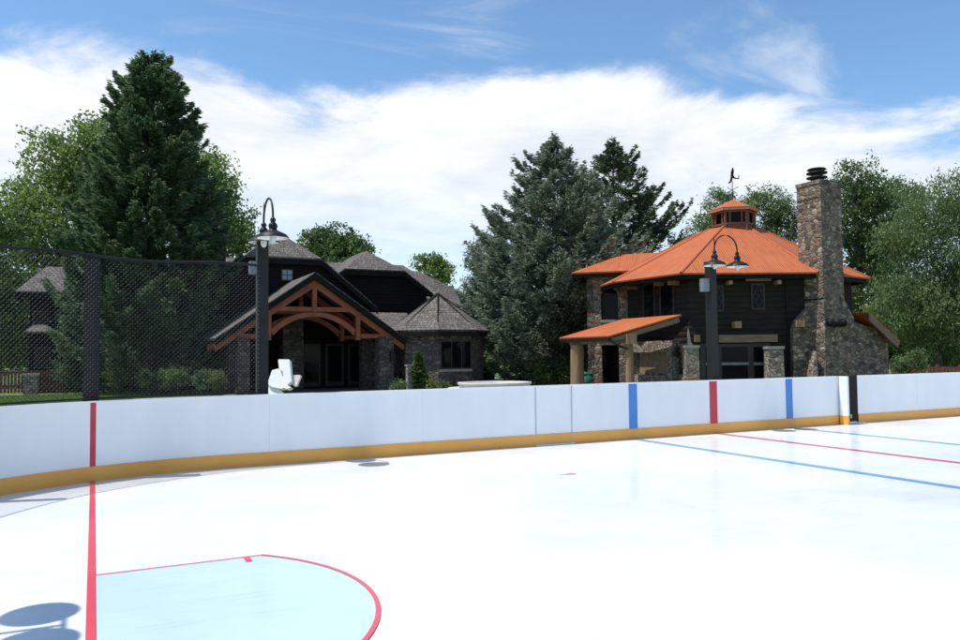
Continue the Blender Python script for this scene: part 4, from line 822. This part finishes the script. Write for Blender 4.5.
# ------------------------------------------------------------ light and sky
ax,ay=-.42,.11; el=math.atan2(1,math.hypot(ax,ay)); 
sun=bpy.data.lights.new('sun','SUN'); sun.energy=3.9; sun.angle=R(.53); sun.color=(1,.96,.90)
so=bpy.data.objects.new('sun',sun); col.objects.link(so); so.rotation_euler=Vector((ax,ay,1)).to_track_quat('Z','Y').to_euler()
w=bpy.data.worlds.new('World'); sc.world=w; w.use_nodes=True; nt=w.node_tree; nt.nodes.clear()
out=N(nt,'ShaderNodeOutputWorld'); bg=N(nt,'ShaderNodeBackground',Strength=.15); bg2=N(nt,'ShaderNodeBackground',Strength=1.)
sky=N(nt,'ShaderNodeTexSky'); sky.sky_type='NISHITA'; sky.sun_disc=False; sky.sun_elevation=el; sky.sun_rotation=math.atan2(ax,ay)%(2*math.pi); sky.altitude=1600; sky.air_density=1.; sky.dust_density=.6; sky.ozone_density=1.6
tn=N(nt,'ShaderNodeMix',data_type='RGBA',blend_type='MULTIPLY'); tn.inputs[0].default_value=1; tn.inputs[7].default_value=(.88,1.05,1.08,1); nt.links.new(sky.outputs[0],tn.inputs[6]); nt.links.new(tn.outputs[2],bg.inputs[0])
tc=N(nt,'ShaderNodeTexCoord'); nv=N(nt,'ShaderNodeVectorMath',operation='NORMALIZE'); nt.links.new(tc.outputs['Generated'],nv.inputs[0]); sx=N(nt,'ShaderNodeSeparateXYZ'); nt.links.new(nv.outputs[0],sx.inputs[0])
def M(op,a,b=None,c=None,clamp=False):
    n=nt.nodes.new('ShaderNodeMath'); n.operation=op; n.use_clamp=clamp
    for i,v in enumerate((a,b,c)):
        if v is None: continue
        if isinstance(v,(int,float)): n.inputs[i].default_value=v
        else: nt.links.new(v,n.inputs[i])
    return n.outputs[0]
az=M('ARCTAN2',sx.outputs[0],sx.outputs[1]); elv=M('ARCSINE',sx.outputs[2])
# cloud texture coordinates: flattened with perspective towards the horizon
zc_=M('ADD',sx.outputs[2],.12); cv=N(nt,'ShaderNodeCombineXYZ'); nt.links.new(M('DIVIDE',sx.outputs[0],zc_),cv.inputs[0]); nt.links.new(M('DIVIDE',sx.outputs[1],zc_),cv.inputs[1])
n1=N(nt,'ShaderNodeTexNoise',Scale=1.6,Detail=9.,Roughness=.62,Distortion=.3); nt.links.new(cv.outputs[0],n1.inputs['Vector'])
n2=N(nt,'ShaderNodeTexNoise',Scale=.9,Detail=7.,Roughness=.6,Distortion=1.2); mp=N(nt,'ShaderNodeMapping'); mp.inputs['Scale'].default_value=(1,2.2,1); mp.inputs['Rotation'].default_value=(0,0,.7); nt.links.new(cv.outputs[0],mp.inputs[0]); nt.links.new(mp.outputs[0],n2.inputs['Vector'])
# upper edge of the cloud bank as a curve of azimuth
fc=nt.nodes.new('ShaderNodeFloatCurve'); cvm=fc.mapping.curves[0]
pts=[(-60,45),(0,38),(120,50),(230,66),(320,92),(430,96),(520,78),(600,68),(690,70),(740,88),(800,108),(880,120),(960,118),(1050,110)]
AZ0,AZ1=R(-20),R(75)
def azel(px,py): d=ray(px,py); return math.atan2(d[0],d[1]),math.asin(d[2]/np.linalg.norm(d))
cp=[((azel(*p)[0]-AZ0)/(AZ1-AZ0),azel(*p)[1]) for p in pts]
cvm.points[0].location=(0,cp[0][1]); cvm.points[1].location=(1,cp[-1][1])
for x,y in cp[1:-1]: cvm.points.new(x,y)
fc.mapping.update(); nt.links.new(M('DIVIDE',M('SUBTRACT',az,AZ0),AZ1-AZ0),fc.inputs['Value'])
edge=M('SUBTRACT',fc.outputs[0],elv); e2=M('ADD',edge,M('MULTIPLY',M('SUBTRACT',n1.outputs['Fac'],.5),.20)); 
bank=N(nt,'ShaderNodeMapRange',interpolation_type='SMOOTHERSTEP'); nt.links.new(e2,bank.inputs[0]); bank.inputs[1].default_value=-.02; bank.inputs[2].default_value=.042
# fade of the bank towards the horizon
lowf=N(nt,'ShaderNodeMapRange',interpolation_type='SMOOTHSTEP'); nt.links.new(M('ADD',elv,M('MULTIPLY',M('SUBTRACT',n2.outputs['Fac'],.5),.12)),lowf.inputs[0]); lowf.inputs[1].default_value=.08; lowf.inputs[2].default_value=.25; lowf.inputs[3].default_value=.48
wisp=N(nt,'ShaderNodeMapRange',interpolation_type='SMOOTHSTEP'); nt.links.new(n2.outputs['Fac'],wisp.inputs[0]); wisp.inputs[1].default_value=.52; wisp.inputs[2].default_value=.8; wisp.inputs[4].default_value=.5
cl=M('MAXIMUM',M('MULTIPLY',bank.outputs[0],lowf.outputs[0]),wisp.outputs[0],clamp=True)
cr2=ramp(nt,n1.outputs['Fac'],[(.30,(.60,.66,.73)),(.44,(.73,.765,.81)),(.60,(.86,.87,.885))]); nt.links.new(cr2.outputs[0],bg2.inputs[0])
ms=N(nt,'ShaderNodeMixShader'); nt.links.new(cl,ms.inputs[0]); nt.links.new(bg.outputs[0],ms.inputs[1]); nt.links.new(bg2.outputs[0],ms.inputs[2]); nt.links.new(ms.outputs[0],out.inputs[0])
sc.view_settings.view_transform='Standard'; sc.view_settings.look='None'; sc.view_settings.exposure=.30; sc.view_settings.gamma=1; sc.view_settings.use_curve_mapping=False
sc.render.engine='CYCLES'; sc.render.resolution_x=1024; sc.render.resolution_y=683
